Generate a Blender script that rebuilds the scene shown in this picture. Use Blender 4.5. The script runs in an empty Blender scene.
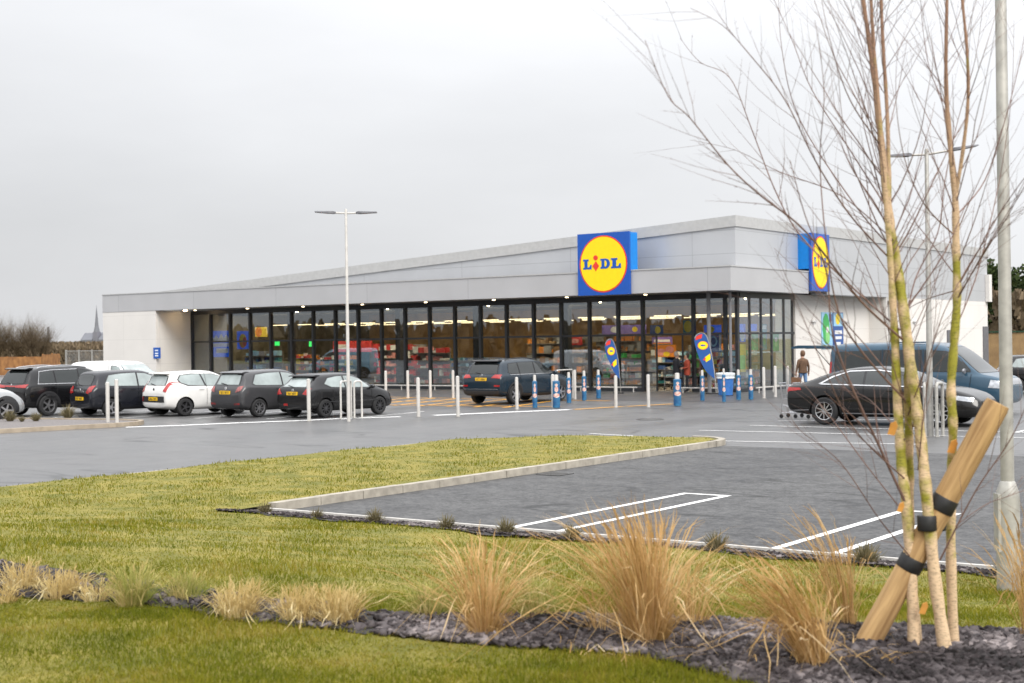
import bpy, bmesh, math, random
import numpy as np
from mathutils import Vector, Matrix
from mathutils.bvhtree import BVHTree
random.seed(7); rng = np.random.default_rng(11)
scene = bpy.context.scene
COL = scene.collection
R = math.radians
# ------------------------------------------------------------------ camera model (eye 2.33 m over the car park, 50 mm lens)
F = 1422.0; YAW = R(35.6); ROLL = R(0.8); EYE = 2.33
FW = Vector((-math.sin(YAW), math.cos(YAW), 0)); RT = Vector((math.cos(YAW), math.sin(YAW), 0)); UP = Vector((0, 0, 1))
cR, sR = math.cos(ROLL), math.sin(ROLL)
def ray(px, py):
    u = px-512; v = 341-py
    return FW*F + RT*(u*cR+v*sR) + UP*(-u*sR+v*cR)
def ground(px, py, z=0.0):
    r = ray(px, py); t = (z-EYE)/r.z
    return Vector((r.x*t, r.y*t, z))
def on_y(px, py, Y):
    r = ray(px, py); t = Y/r.y
    return Vector((r.x*t, Y, EYE+r.z*t))
def on_x(px, py, X):
    r = ray(px, py); t = X/r.x
    return Vector((X, r.y*t, EYE+r.z*t))
def at_depth(px, py, w):
    r = ray(px, py); t = w/F
    return Vector((r.x*t, r.y*t, EYE+r.z*t))
def sstep(t):
    t = min(1.0, max(0.0, t)); return t*t*(3-2*t)
def bank(x, y):                      # height of the planted bank
    z = 0.10
    if y < 13.25: z += 0.62*sstep((13.25-y)/7.0)*sstep((x+19.5)/6.0)
    return z + 0.018*math.sin(x*1.7+y*0.6)*math.sin(y*1.3-x*0.4)
def gp(px, py):                      # where a sight line meets the bank
    r = ray(px, py).normalized(); p = Vector((0, 0, EYE)); t = 2.0
    while t < 60:
        q = p+r*t
        if q.z <= bank(q.x, q.y): return Vector((q.x, q.y, bank(q.x, q.y)))
        t += 0.02
    return p+r*t
# ------------------------------------------------------------------ materials
MATS = {}
def mat(name, col, rough=0.6, metal=0.0, var=0.12, scale=6.0, spec=0.5, coat=0.0, bump=0.0, bscale=40.0, col2=None, emis=None, estr=0.0, alpha=None):
    if name in MATS: return MATS[name]
    m = bpy.data.materials.new(name); m.use_nodes = True
    nt = m.node_tree; b = nt.nodes['Principled BSDF']
    tc = nt.nodes.new('ShaderNodeTexCoord')
    nz = nt.nodes.new('ShaderNodeTexNoise'); nz.inputs['Scale'].default_value = scale; nz.inputs['Detail'].default_value = 5
    nt.links.new(tc.outputs['Object'], nz.inputs['Vector'])
    rp = nt.nodes.new('ShaderNodeValToRGB')
    c2 = col2 or tuple(min(1, c*(1+var)) for c in col); c1 = col if col2 else tuple(c*(1-var) for c in col)
    rp.color_ramp.elements[0].position = 0.35; rp.color_ramp.elements[1].position = 0.65
    rp.color_ramp.elements[0].color = (*c1, 1); rp.color_ramp.elements[1].color = (*c2, 1)
    nt.links.new(nz.outputs['Fac'], rp.inputs['Fac']); nt.links.new(rp.outputs['Color'], b.inputs['Base Color'])
    b.inputs['Roughness'].default_value = rough; b.inputs['Metallic'].default_value = metal
    b.inputs['Specular IOR Level'].default_value = spec; b.inputs['Coat Weight'].default_value = coat
    b.inputs['Coat Roughness'].default_value = 0.04
    if emis:
        b.inputs['Emission Color'].default_value = (*emis, 1); b.inputs['Emission Strength'].default_value = estr
    if bump > 0:
        n2 = nt.nodes.new('ShaderNodeTexNoise'); n2.inputs['Scale'].default_value = bscale; n2.inputs['Detail'].default_value = 4
        nt.links.new(tc.outputs['Object'], n2.inputs['Vector'])
        bp = nt.nodes.new('ShaderNodeBump'); bp.inputs['Strength'].default_value = bump; bp.inputs['Distance'].default_value = 0.02
        nt.links.new(n2.outputs['Fac'], bp.inputs['Height']); nt.links.new(bp.outputs['Normal'], b.inputs['Normal'])
    MATS[name] = m
    return m
def blade_mat(name, cols, rough=0.7, trans=0.25):
    """foliage: colour by a random number stored per blade, plus a slow noise over the ground"""
    m = bpy.data.materials.new(name); m.use_nodes = True; nt = m.node_tree; b = nt.nodes['Principled BSDF']
    a = nt.nodes.new('ShaderNodeAttribute'); a.attribute_name = 'rnd'
    tc = nt.nodes.new('ShaderNodeTexCoord'); nz = nt.nodes.new('ShaderNodeTexNoise'); nz.inputs['Scale'].default_value = 1.9; nz.inputs['Detail'].default_value = 6
    nt.links.new(tc.outputs['Object'], nz.inputs['Vector'])
    mx = nt.nodes.new('ShaderNodeMath'); mx.operation = 'MULTIPLY_ADD'; mx.inputs[1].default_value = 1.5; mx.inputs[2].default_value = -0.5
    nt.links.new(nz.outputs['Fac'], mx.inputs[0])
    ad = nt.nodes.new('ShaderNodeMath'); ad.operation = 'MULTIPLY_ADD'; ad.inputs[1].default_value = 0.42
    nt.links.new(a.outputs['Fac'], ad.inputs[0])
    hf = nt.nodes.new('ShaderNodeMath'); hf.operation = 'MULTIPLY'; hf.inputs[1].default_value = 0.95
    nt.links.new(mx.outputs[0], hf.inputs[0]); nt.links.new(hf.outputs[0], ad.inputs[2])
    rp = nt.nodes.new('ShaderNodeValToRGB'); e = rp.color_ramp.elements
    n = len(cols)
    for i, c in enumerate(cols):
        p = 0.15+0.7*i/(n-1)
        if i == 0: el = e[0]; el.position = p
        elif i == n-1: el = e[1] if n == 2 else e[-1]; el.position = p
        else: el = e.new(p)
        el.color = (*c, 1)
    nt.links.new(ad.outputs[0], rp.inputs['Fac']); nt.links.new(rp.outputs['Color'], b.inputs['Base Color'])
    b.inputs['Roughness'].default_value = rough; b.inputs['Specular IOR Level'].default_value = 0.1
    tr = nt.nodes.new('ShaderNodeBsdfTranslucent'); nt.links.new(rp.outputs['Color'], tr.inputs['Color'])
    ms = nt.nodes.new('ShaderNodeMixShader'); ms.inputs['Fac'].default_value = trans
    nt.links.new(b.outputs[0], ms.inputs[1]); nt.links.new(tr.outputs[0], ms.inputs[2])
    nt.links.new(ms.outputs[0], nt.nodes['Material Output'].inputs['Surface'])
    return m
# ------------------------------------------------------------------ mesh builder
class MB:
    def __init__(s): s.v = []; s.f = []; s.m = []; s.cur = 0
    def add(s, vs, fs):
        o = len(s.v); s.v += [tuple(v) for v in vs]
        for f in fs: s.f.append(tuple(i+o for i in f)); s.m.append(s.cur)
        return s
    def box(s, a, b, rot=0, ctr=None):
        x0, y0, z0 = a; x1, y1, z1 = b
        vs = [(x, y, z) for z in (z0, z1) for x, y in ((x0, y0), (x1, y0), (x1, y1), (x0, y1))]
        if rot:
            cx, cy = ctr or ((x0+x1)/2, (y0+y1)/2); c, q = math.cos(rot), math.sin(rot)
            vs = [(cx+(x-cx)*c-(y-cy)*q, cy+(x-cx)*q+(y-cy)*c, z) for x, y, z in vs]
        return s.add(vs, [(3, 2, 1, 0), (4, 5, 6, 7), (0, 1, 5, 4), (1, 2, 6, 5), (2, 3, 7, 6), (3, 0, 4, 7)])
    def tube(s, pts, rad, seg=8, caps=True):
        pts = [Vector(p) for p in pts]; n = len(pts)
        rads = rad if isinstance(rad, (list, tuple)) else [rad]*n
        o = len(s.v); ref = None
        for i, p in enumerate(pts):
            d = (pts[min(i+1, n-1)]-pts[max(i-1, 0)])
            d = d.normalized() if d.length > 1e-9 else Vector((0, 0, 1))
            if ref is None: ref = d.orthogonal().normalized()
            ref = (ref-d*ref.dot(d)); ref = ref.normalized() if ref.length > 1e-6 else d.orthogonal().normalized()
            q = d.cross(ref)
            for k in range(seg):
                a = 2*math.pi*k/seg
                s.v.append(tuple(p+(ref*math.cos(a)+q*math.sin(a))*rads[i]))
        for i in range(n-1):
            for k in range(seg):
                a = o+i*seg+k; b = o+i*seg+(k+1) % seg
                s.f.append((a, b, b+seg, a+seg)); s.m.append(s.cur)
        if caps:
            s.f.append(tuple(o+k for k in reversed(range(seg)))); s.m.append(s.cur)
            s.f.append(tuple(o+(n-1)*seg+k for k in range(seg))); s.m.append(s.cur)
        return s
    def prism(s, poly, axis, lo, hi):
        """poly of (a,b): axis 'y' -> (x,z), 'x' -> (y,z), 'z' -> (x,y); extruded between lo and hi"""
        def P(a, b, t): return {'y': (a, t, b), 'x': (t, a, b), 'z': (a, b, t)}[axis]
        n = len(poly); vs = [P(a, b, lo) for a, b in poly]+[P(a, b, hi) for a, b in poly]
        return s.add(vs, [tuple(range(n))[::-1], tuple(range(n, 2*n))]+[(i, (i+1) % n, (i+1) % n+n, i+n) for i in range(n)])
    def lathe(s, prof, c, seg=24, axis='z', arc=None):
        """prof: (radius, height) pairs round an axis through c"""
        c = Vector(c); o = len(s.v)
        for r, h in prof:
            for k in range(seg):
                a = 2*math.pi*k/seg; x, y = r*math.cos(a), r*math.sin(a)
                s.v.append(tuple(c+Vector({'z': (x, y, h), 'y': (x, h, y), 'x': (h, x, y)}[axis])))
        for i in range(len(prof)-1):
            for k in range(seg):
                a = o+i*seg+k; b = o+i*seg+(k+1) % seg
                s.f.append((a, b, b+seg, a+seg)); s.m.append(s.cur)
        return s
    def build(s, name, m, parent=None, smooth=False, loc=None):
        me = bpy.data.meshes.new(name); me.from_pydata(s.v, [], s.f)
        for x in (m if isinstance(m, (list, tuple)) else [m]): me.materials.append(x)
        if any(s.m): me.polygons.foreach_set('material_index', s.m)
        bm = bmesh.new(); bm.from_mesh(me); bmesh.ops.recalc_face_normals(bm, faces=bm.faces); bm.to_mesh(me); bm.free()
        if smooth:
            me.polygons.foreach_set('use_smooth', [True]*len(me.polygons)); me.set_sharp_from_angle(angle=R(40))
        me.update()
        return link(me, name, parent, loc)
def link(me, name, parent=None, loc=None):
    o = bpy.data.objects.new(name, me); COL.objects.link(o)
    if parent is not None: o.parent = parent
    if loc is not None: o.location = loc
    return o
def tag(o, label, cat, group=None, kind=None):
    o['label'] = label; o['category'] = cat
    if group: o['group'] = group
    if kind: o['kind'] = kind
    return o
def thing(name, label, cat, loc=(0, 0, 0), rz=0.0, group=None):
    o = bpy.data.objects.new(name, None); COL.objects.link(o); o.empty_display_size = 0.2
    o.location = loc; o.rotation_euler = (0, 0, rz)
    return tag(o, label, cat, group)
def struct(o): o['kind'] = 'structure'; return o
def dup(root, loc, rz=0.0, label=None, scale=None, group=None):
    def cp(o, par):
        c = o.copy(); COL.objects.link(c)
        if par is not None: c.parent = par
        for ch in [x for x in bpy.data.objects if x.parent == o]: cp(ch, c)
        return c
    r = cp(root, None); r.location = loc; r.rotation_euler = (0, 0, rz)
    if scale is not None: r.scale = (scale,)*3 if not isinstance(scale, tuple) else scale
    if label: r['label'] = label
    if group: r['group'] = group
    return r
def smooth_line(pts, n=6):
    """Catmull-Rom through pts"""
    P = [Vector(p) for p in pts]; out = []
    for i in range(len(P)-1):
        a, b, c, d = P[max(i-1, 0)], P[i], P[i+1], P[min(i+2, len(P)-1)]
        for k in range(n):
            t = k/n
            out.append(0.5*((2*b)+(c-a)*t+(2*a-5*b+4*c-d)*t*t+(3*b-a-3*c+d)*t**3))
    out.append(P[-1]); return out
def inside(poly, x, y):
    c = False; n = len(poly)
    for i in range(n):
        x1, y1 = poly[i][0], poly[i][1]; x2, y2 = poly[i-1][0], poly[i-1][1]
        if (y1 > y) != (y2 > y) and x < (x2-x1)*(y-y1)/(y2-y1)+x1: c = not c
    return c
def np_mesh(name, V, Fq, Ft, m, rnd=None, parent=None, smooth=False):
    """big mesh from numpy: quads Fq (n,4), tris Ft (m,3), rnd = per-vertex number"""
    me = bpy.data.meshes.new(name)
    nq, ntr = len(Fq), len(Ft)
    me.vertices.add(len(V)); me.vertices.foreach_set('co', np.asarray(V, np.float32).ravel())
    loops = np.concatenate([np.asarray(Fq, np.int32).ravel(), np.asarray(Ft, np.int32).ravel()])
    me.loops.add(len(loops)); me.loops.foreach_set('vertex_index', loops)
    me.polygons.add(nq+ntr)
    st = np.concatenate([np.arange(nq)*4, nq*4+np.arange(ntr)*3]).astype(np.int32)
    me.polygons.foreach_set('loop_start', st)
    if rnd is not None:
        at = me.attributes.new('rnd', 'FLOAT', 'POINT'); at.data.foreach_set('value', np.asarray(rnd, np.float32))
    me.materials.append(m); me.update(calc_edges=True); me.validate()
    if smooth: me.polygons.foreach_set('use_smooth', [True]*len(me.polygons))
    return link(me, name, parent)
def blades(base, h, w, lean, rnd, seg=2):
    """numpy grass: base (n,3), height h, width w, lean vectors (n,2); two-segment blades -> V,Fq,Ft,r"""
    n = len(base); th = rng.uniform(0, 2*np.pi, n)
    side = np.stack([np.cos(th), np.sin(th), np.zeros(n)], 1)*w[:, None]*0.5
    l3 = np.concatenate([lean, np.zeros((n, 1))], 1)
    up = np.zeros((n, 3)); up[:, 2] = h
    mid = base+up*0.55+l3*0.3; tip = base+up*(1-0.25*np.clip(np.linalg.norm(lean, axis=1)/np.maximum(h, 1e-4), 0, 1.6))[:, None]+l3
    V = np.stack([base-side, base+side, mid-side*0.75, mid+side*0.75, tip], 1).reshape(-1, 3)
    k = np.arange(n)*5
    Fq = np.stack([k, k+1, k+3, k+2], 1); Ft = np.stack([k+2, k+3, k+4], 1)
    return V, Fq, Ft, np.repeat(rnd, 5)
# ------------------------------------------------------------------ world, sun, camera
w = bpy.data.worlds.new('World'); scene.world = w; w.use_nodes = True
nt = w.node_tree; bg = nt.nodes['Background']
SUN_EL, SUN_AZ = R(38), R(118)          # azimuth clockwise from +Y
sky = nt.nodes.new('ShaderNodeTexSky'); sky.sky_type = 'NISHITA'; sky.sun_disc = False
sky.sun_elevation = SUN_EL; sky.sun_rotation = SUN_AZ; sky.air_density = 1.0; sky.dust_density = 3.0
tc = nt.nodes.new('ShaderNodeTexCoord')
sep = nt.nodes.new('ShaderNodeSeparateXYZ'); nt.links.new(tc.outputs['Generated'], sep.inputs[0])
# overcast luminance: brighter towards the zenith, soft cloud lumps
zr = nt.nodes.new('ShaderNodeMapRange'); zr.inputs['From Min'].default_value = 0.0; zr.inputs['From Max'].default_value = 1.0
zr.inputs['To Min'].default_value = 5.45; zr.inputs['To Max'].default_value = 21.0
pw = nt.nodes.new('ShaderNodeMath'); pw.operation = 'POWER'; pw.inputs[1].default_value = 1.4
ab = nt.nodes.new('ShaderNodeMath'); ab.operation = 'MAXIMUM'; ab.inputs[1].default_value = 0.0
nt.links.new(sep.outputs['Z'], ab.inputs[0]); nt.links.new(ab.outputs[0], pw.inputs[0]); nt.links.new(pw.outputs[0], zr.inputs['Value'])
mp = nt.nodes.new('ShaderNodeMapping'); mp.inputs['Scale'].default_value = (1.0, 1.0, 3.2)
nt.links.new(tc.outputs['Generated'], mp.inputs['Vector'])
n1 = nt.nodes.new('ShaderNodeTexNoise'); n1.inputs['Scale'].default_value = 2.6; n1.inputs['Detail'].default_value = 6; n1.inputs['Roughness'].default_value = 0.5
nt.links.new(mp.outputs[0], n1.inputs['Vector'])
cr = nt.nodes.new('ShaderNodeMapRange'); cr.inputs['From Min'].default_value = 0.3; cr.inputs['From Max'].default_value = 0.62
cr.inputs['To Min'].default_value = 0.91; cr.inputs['To Max'].default_value = 1.03
nt.links.new(n1.outputs['Fac'], cr.inputs['Value'])
# a broad brighter side of the sky towards +X, where the sun sits behind the cloud
dt = nt.nodes.new('ShaderNodeMapRange'); dt.inputs['From Min'].default_value = -0.95; dt.inputs['From Max'].default_value = -0.1
dt.inputs['To Min'].default_value = 0.86; dt.inputs['To Max'].default_value = 1.12
nt.links.new(sep.outputs['X'], dt.inputs['Value'])
m1 = nt.nodes.new('ShaderNodeMath'); m1.operation = 'MULTIPLY'; nt.links.new(zr.outputs[0], m1.inputs[0]); nt.links.new(cr.outputs[0], m1.inputs[1])
m2 = nt.nodes.new('ShaderNodeMath'); m2.operation = 'MULTIPLY'; nt.links.new(m1.outputs[0], m2.inputs[0]); nt.links.new(dt.outputs[0], m2.inputs[1])
tint = nt.nodes.new('ShaderNodeVectorMath'); tint.operation = 'SCALE'; tint.inputs[0].default_value = (0.985, 0.995, 1.02)
nt.links.new(m2.outputs[0], tint.inputs['Scale'])
mixs = nt.nodes.new('ShaderNodeMix'); mixs.data_type = 'RGBA'; mixs.inputs['Factor'].default_value = 0.96
nt.links.new(sky.outputs[0], mixs.inputs['A']); nt.links.new(tint.outputs[0], mixs.inputs['B'])
nt.links.new(mixs.outputs['Result'], bg.inputs['Color']); bg.inputs['Strength'].default_value = 0.1
ld = bpy.data.lights.new('sun', 'SUN'); ld.energy = 1.9; ld.angle = R(28); ld.color = (1.0, 0.96, 0.90)
so = bpy.data.objects.new('sun', ld); COL.objects.link(so)
sd = Vector((math.sin(SUN_AZ)*math.cos(SUN_EL), math.cos(SUN_AZ)*math.cos(SUN_EL), math.sin(SUN_EL)))
so.rotation_euler = sd.to_track_quat('Z', 'Y').to_euler(); so.location = (30, -20, 40)
cd = bpy.data.cameras.new('camera'); cam = bpy.data.objects.new('camera', cd); COL.objects.link(cam); scene.camera = cam
cd.sensor_width = 36; cd.lens = F*36/1024; cd.clip_start = 0.1; cd.clip_end = 6000; cd.shift_y = -0.5/1024
Rv = RT*cR-UP*sR; Uv = RT*sR+UP*cR
cam.matrix_world = Matrix(((Rv.x, Uv.x, -FW.x, 0), (Rv.y, Uv.y, -FW.y, 0), (Rv.z, Uv.z, -FW.z, EYE), (0, 0, 0, 1)))
cd.dof.use_dof = True; cd.dof.focus_distance = 19.0; cd.dof.aperture_fstop = 3.4
scene.view_settings.view_transform = 'Standard'; scene.view_settings.look = 'None'
scene.view_settings.exposure = 0.54; scene.view_settings.gamma = 1
cy = scene.cycles; cy.use_denoising = True; cy.max_bounces = 7; cy.transparent_max_bounces = 12; cy.caustics_reflective = False; cy.caustics_refractive = False
cy.sample_clamp_indirect = 6.0
# ------------------------------------------------------------------ ground, tarmac, markings
def tarmac(name, c1, c2, r1, r2, coarse, spec=0.55):
    m = bpy.data.materials.new(name); m.use_nodes = True; t = m.node_tree; b = t.nodes['Principled BSDF']
    co = t.nodes.new('ShaderNodeTexCoord')
    def noise(s, d=5, v=None, ro=0.55):
        n = t.nodes.new('ShaderNodeTexNoise'); n.inputs['Scale'].default_value = s; n.inputs['Detail'].default_value = d; n.inputs['Roughness'].default_value = ro
        t.links.new(v or co.outputs['Object'], n.inputs['Vector']); return n
    st = t.nodes.new('ShaderNodeMapping'); st.inputs['Scale'].default_value = (1.0, 0.18, 1); t.links.new(co.outputs['Object'], st.inputs['Vector'])
    big = noise(0.35, 5, st.outputs[0]); fine = noise(coarse, 4, ro=0.8); pat = noise(1.6, 6)
    med = noise(coarse*0.27, 4, ro=0.8)
    a = t.nodes.new('ShaderNodeMath'); a.operation = 'MULTIPLY_ADD'; a.inputs[1].default_value = 0.9; t.links.new(big.outputs['Fac'], a.inputs[0])
    a2 = t.nodes.new('ShaderNodeMath'); a2.operation = 'MULTIPLY_ADD'; a2.inputs[1].default_value = 1.3; a2.inputs[2].default_value = -0.9
    t.links.new(fine.outputs['Fac'], a2.inputs[0]); t.links.new(a2.outputs[0], a.inputs[2])
    a3 = t.nodes.new('ShaderNodeMath'); a3.operation = 'MULTIPLY_ADD'; a3.inputs[1].default_value = 0.6; t.links.new(pat.outputs['Fac'], a3.inputs[0]); t.links.new(a.outputs[0], a3.inputs[2])
    a4 = t.nodes.new('ShaderNodeMath'); a4.operation = 'MULTIPLY_ADD'; a4.inputs[1].default_value = 1.5; t.links.new(med.outputs['Fac'], a4.inputs[0])
    a5 = t.nodes.new('ShaderNodeMath'); a5.operation = 'SUBTRACT'; a5.inputs[1].default_value = 0.75; t.links.new(a3.outputs[0], a5.inputs[0]); t.links.new(a5.outputs[0], a4.inputs[2]); a3 = a4
    rp = t.nodes.new('ShaderNodeValToRGB'); rp.color_ramp.elements[0].position = 0.2; rp.color_ramp.elements[1].position = 0.85
    rp.color_ramp.elements[0].color = (*c1, 1); rp.color_ramp.elements[1].color = (*c2, 1)
    t.links.new(a3.outputs[0], rp.inputs['Fac'])
    # dark tar joints: thin wandering lines
    jm = t.nodes.new('ShaderNodeMapping'); jm.inputs['Scale'].default_value = (0.05, 0.22, 1); t.links.new(co.outputs['Object'], jm.inputs['Vector'])
    wn = noise(1.0, 3, jm.outputs[0], 0.62); ws = t.nodes.new('ShaderNodeMath'); ws.operation = 'SUBTRACT'; ws.inputs[1].default_value = 0.5; t.links.new(wn.outputs['Fac'], ws.inputs[0])
    wv = t.nodes.new('ShaderNodeMath'); wv.operation = 'ABSOLUTE'; t.links.new(ws.outputs[0], wv.inputs[0])
    jr = t.nodes.new('ShaderNodeMapRange'); jr.inputs['From Min'].default_value = 0.0015; jr.inputs['From Max'].default_value = 0.006; jr.inputs['To Min'].default_value = 0.42; jr.inputs['To Max'].default_value = 1.0
    t.links.new(wv.outputs[0], jr.inputs['Value'])
    sc = t.nodes.new('ShaderNodeVectorMath'); sc.operation = 'SCALE'; t.links.new(rp.outputs[0], sc.inputs[0]); t.links.new(jr.outputs[0], sc.inputs['Scale'])
    t.links.new(sc.outputs[0], b.inputs['Base Color'])
    rr = t.nodes.new('ShaderNodeMapRange'); rr.inputs['From Min'].default_value = 0.35; rr.inputs['From Max'].default_value = 0.65; rr.inputs['To Min'].default_value = r1; rr.inputs['To Max'].default_value = r2
    t.links.new(big.outputs['Fac'], rr.inputs['Value']); t.links.new(rr.outputs[0], b.inputs['Roughness'])
    bp = t.nodes.new('ShaderNodeBump'); bp.inputs['Strength'].default_value = 0.35; bp.inputs['Distance'].default_value = 0.008
    t.links.new(fine.outputs['Fac'], bp.inputs['Height']); t.links.new(bp.outputs['Normal'], b.inputs['Normal'])
    b.inputs['Specular IOR Level'].default_value = spec
    return m
road_m = tarmac('road_tarmac', (0.065, 0.064, 0.065), (0.125, 0.123, 0.122), 0.30, 0.52, 55)
bay_m = tarmac('bay_tarmac', (0.014, 0.014, 0.015), (0.108, 0.107, 0.106), 0.5, 0.72, 26, 0.33)
pave_m = tarmac('pavement_tarmac', (0.05, 0.048, 0.05), (0.085, 0.08, 0.08), 0.3, 0.5, 30)
paint = mat('white_road_paint', (0.30, 0.30, 0.295), 0.6, col2=(0.74, 0.735, 0.72), scale=22)
for i_, p_ in ((0, .30), (1, .43)): [n for n in paint.node_tree.nodes if n.type == 'VALTORGB'][0].color_ramp.elements[i_].position = p_
yellow = mat('yellow_road_paint', (0.62, 0.30, 0.035), 0.55, var=0.2, scale=9)
concrete = mat('pale_concrete', (0.33, 0.30, 0.25), 0.85, var=0.18, scale=5, bump=0.3, bscale=60)
def sheet(name, poly, z, m):
    return struct(MB().add([(x, y, z) for x, y in poly], [tuple(range(len(poly)))]).build(name, m))
field = mat('rough_pasture', (0.11, 0.11, 0.04), 0.9, col2=(0.17, 0.15, 0.07), scale=0.05)
sheet('ground', [(-3000, -3000), (3000, -3000), (3000, 3000), (-3000, 3000)], -0.03, field)
sheet('car_park', [(-125, -40), (70, -40), (70, 95), (-125, 95)], 0.0, road_m)
sheet('parking_bays', [(-14.2, 14.0), (40, 14.0), (40, 27.6), (-14.2, 27.6)], 0.004, bay_m)
sheet('pavement', [(-70, 47.0), (-20.5, 46.2), (-20.5, 54.9), (-70, 54.9)], 0.004, pave_m)
def stripe(mb, a, b, wd, z=0.009):
    a = Vector((a[0], a[1], 0)); b = Vector((b[0], b[1], 0)); d = (b-a).normalized(); n = Vector((-d.y, d.x, 0))*wd/2
    mb.add([(p.x, p.y, z) for p in (a-n, b-n, b+n, a+n)], [(0, 1, 2, 3)])
mk = MB()
for x0 in (-10.34, -6.78, -3.0, 0.8):
    e = 18.9 if x0 < -9 else 18.4
    stripe(mk, (x0, 14.12), (x0, e), 0.11); stripe(mk, (x0+0.70, 14.12), (x0+0.70, e), 0.11)
    stripe(mk, (x0+0.055, e-0.05), (x0+0.645, e-0.05), 0.10)
for a, b in [((-17.1, 31.95), (-9.0, 32.5)), ((-16.85, 34.3), (-9.0, 34.2)), ((-19.0, 29.8), (-15.2, 28.9)), ((-15.3, 28.75), (-10.5, 29.7)), ((-9, 33.3), (6, 33.4))]:
    stripe(mk, a, b, 0.09)
for a, b in [((-12.6, 34.3), (-12.6, 39.0)), ((-9.9, 34.3), (-9.9, 39)), ((-17.0, 36.4), (-14, 38.4))]:
    stripe(mk, a, b, 0.11)
struct(mk.build('bay_markings', paint))
mk = MB()
ln = [(-32.83, 26.74), (-31.98, 28.01), (-31.28, 29.72), (-30.3, 31.3), (-29.9, 32.7), (-28.79, 34.14)]
for i in range(len(ln)-1): stripe(mk, ln[i], ln[i+1], 0.34)
ln = [(-28.28, 35.19), (-27.31, 37.42), (-26.16, 39.82)]
for i in range(len(ln)-1): stripe(mk, ln[i], ln[i+1], 0.40)
for x in (-44.2, -41.6, -39.0, -36.4, -33.9, -31.4):
    stripe(mk, (x+1.25+0.6, 29.6+ (x+41)*0.28), (x+1.25, 34.3+(x+41)*0.28), 0.1)
struct(mk.build('road_edge_line', paint))
mk = MB()
stripe(mk, (-26.1, 40.0), (-25.57, 42.3), 0.25); stripe(mk, (-25.5, 42.4), (-24.9, 44.6), 0.22)
for k in range(9):
    x = -39.2+k*1.25
    stripe(mk, (x, 40.2+0.0*k), (x-1.6, 46.3), 0.2)
for (a, b) in [((-39.4, 40.0), (-27.6, 41.4)), ((-41, 46.4), (-28.4, 46.0)), ((-38, 43), (-33, 43.6))]: stripe(mk, a, b, 0.2)
struct(mk.build('yellow_hatching', yellow))
for gx, gy, gl in ((-14.9+1.1, 20.5, 'iron drain grate in the parking bays beside the kerb'), (-20.7, 20.0, 'iron drain grate in the road beside the lawn')):
    gr = MB(); gr.box((-.24, -.24, .004), (.24, -.20, .013)).box((-.24, .20, .004), (.24, .24, .013)).box((-.24, -.2, .004), (-.2, .2, .013)).box((.2, -.2, .004), (.24, .2, .013))
    for k in range(7): gr.box((-.18+k*.055, -.2, .005), (-.155+k*.055, .2, .012))
    go = gr.build('drain_grate', mat('cast_iron', (0.06, 0.058, 0.055), 0.5, var=0.3, scale=30), loc=(gx, gy, .003)); tag(go, gl, 'drain')
mh = MB().lathe([(0, .012), (.30, .012), (.31, .004), (.36, .004), (.36, .013), (.40, .013), (.41, .0)], (0, 0, 0), 28).build('manhole_cover', mat('cast_iron', (0.06, 0.058, 0.055), 0.5, var=0.3, scale=30), loc=ground(650, 419.5, 0.004)); tag(mh, 'round iron manhole cover in the road in front of the shop door', 'manhole cover')
# ------------------------------------------------------------------ kerbs
kb = MB()
y = 14.15
while y < 27.2:
    dz = random.uniform(-.004, .004); dx = random.uniform(-.004, .004); kb.box((-14.36+dx, y+0.007, -0.02), (-14.21+dx, min(y+0.915, 27.3)-0.007, 0.125+dz)); y += 0.915
tip = smooth_line([(-14.285, 27.35, 0), (-14.42, 28.0, 0), (-14.9, 28.45, 0), (-15.6, 28.55, 0), (-17.0, 28.35, 0), (-18.8, 27.6, 0), (-20.25, 26.0, 0)], 6)
def kerb_line(mb, pts, wd, h, gap=0.0):
    for i in range(len(pts)-1):
        a, b = Vector(pts[i]), Vector(pts[i+1]); a.z = b.z = 0; d = (b-a).normalized(); n = Vector((-d.y, d.x, 0))*wd/2; a2 = a+d*gap; b2 = b-d*gap
        q = [a2-n, b2-n, b2+n, a2+n]
        mb.add([(p.x, p.y, -0.02) for p in q]+[(p.x, p.y, h) for p in q], [(3, 2, 1, 0), (4, 5, 6, 7), (0, 1, 5, 4), (1, 2, 6, 5), (2, 3, 7, 6), (3, 0, 4, 7)])
kerb_line(kb, [p for p in tip[:18]], 0.15, 0.125); kerb_line(kb, [p for p in tip[17:]], 0.12, 0.05)
k2 = [(-20.25, 26.0-0.915*i, 0) for i in range(40)]
kerb_line(kb, k2, 0.12, 0.07, 0.004)
struct(kb.build('verge_kerb', concrete))
ek = MB()
x = -14.36
while x < 30:
    ek.box((x+0.004, 14.03, -0.02), (x+0.911, 14.09, 0.062)); x += 0.915
struct(ek.build('edging_kerb', mat('white_edging', (0.46, 0.44, 0.41), 0.85, var=0.12, scale=8)))
ik = MB()
ipts = [(-36.2, 12.0, 0), (-34.9, 18, 0), (-34.05, 23.4, 0), (-33.6, 25.6, 0), (-33.3, 27.0, 0), (-33.6, 27.9, 0), (-34.6, 28.3, 0), (-38, 27.7, 0), (-46, 25.4, 0)]
kerb_line(ik, smooth_line(ipts, 5), 0.15, 0.12)
struct(ik.build('island_kerb', mat('buff_kerb', (0.32, 0.265, 0.20), 0.85, var=0.15, scale=4)))
isl = [(p.x-0.05, p.y-0.05) for p in smooth_line(ipts, 5)]+[(-60, 21), (-60, 12)]
sheet('island_surface', isl, 0.085, mat('island_chippings', (0.16, 0.145, 0.14), 0.9, var=0.35, scale=25, bump=0.6, bscale=60))
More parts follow.
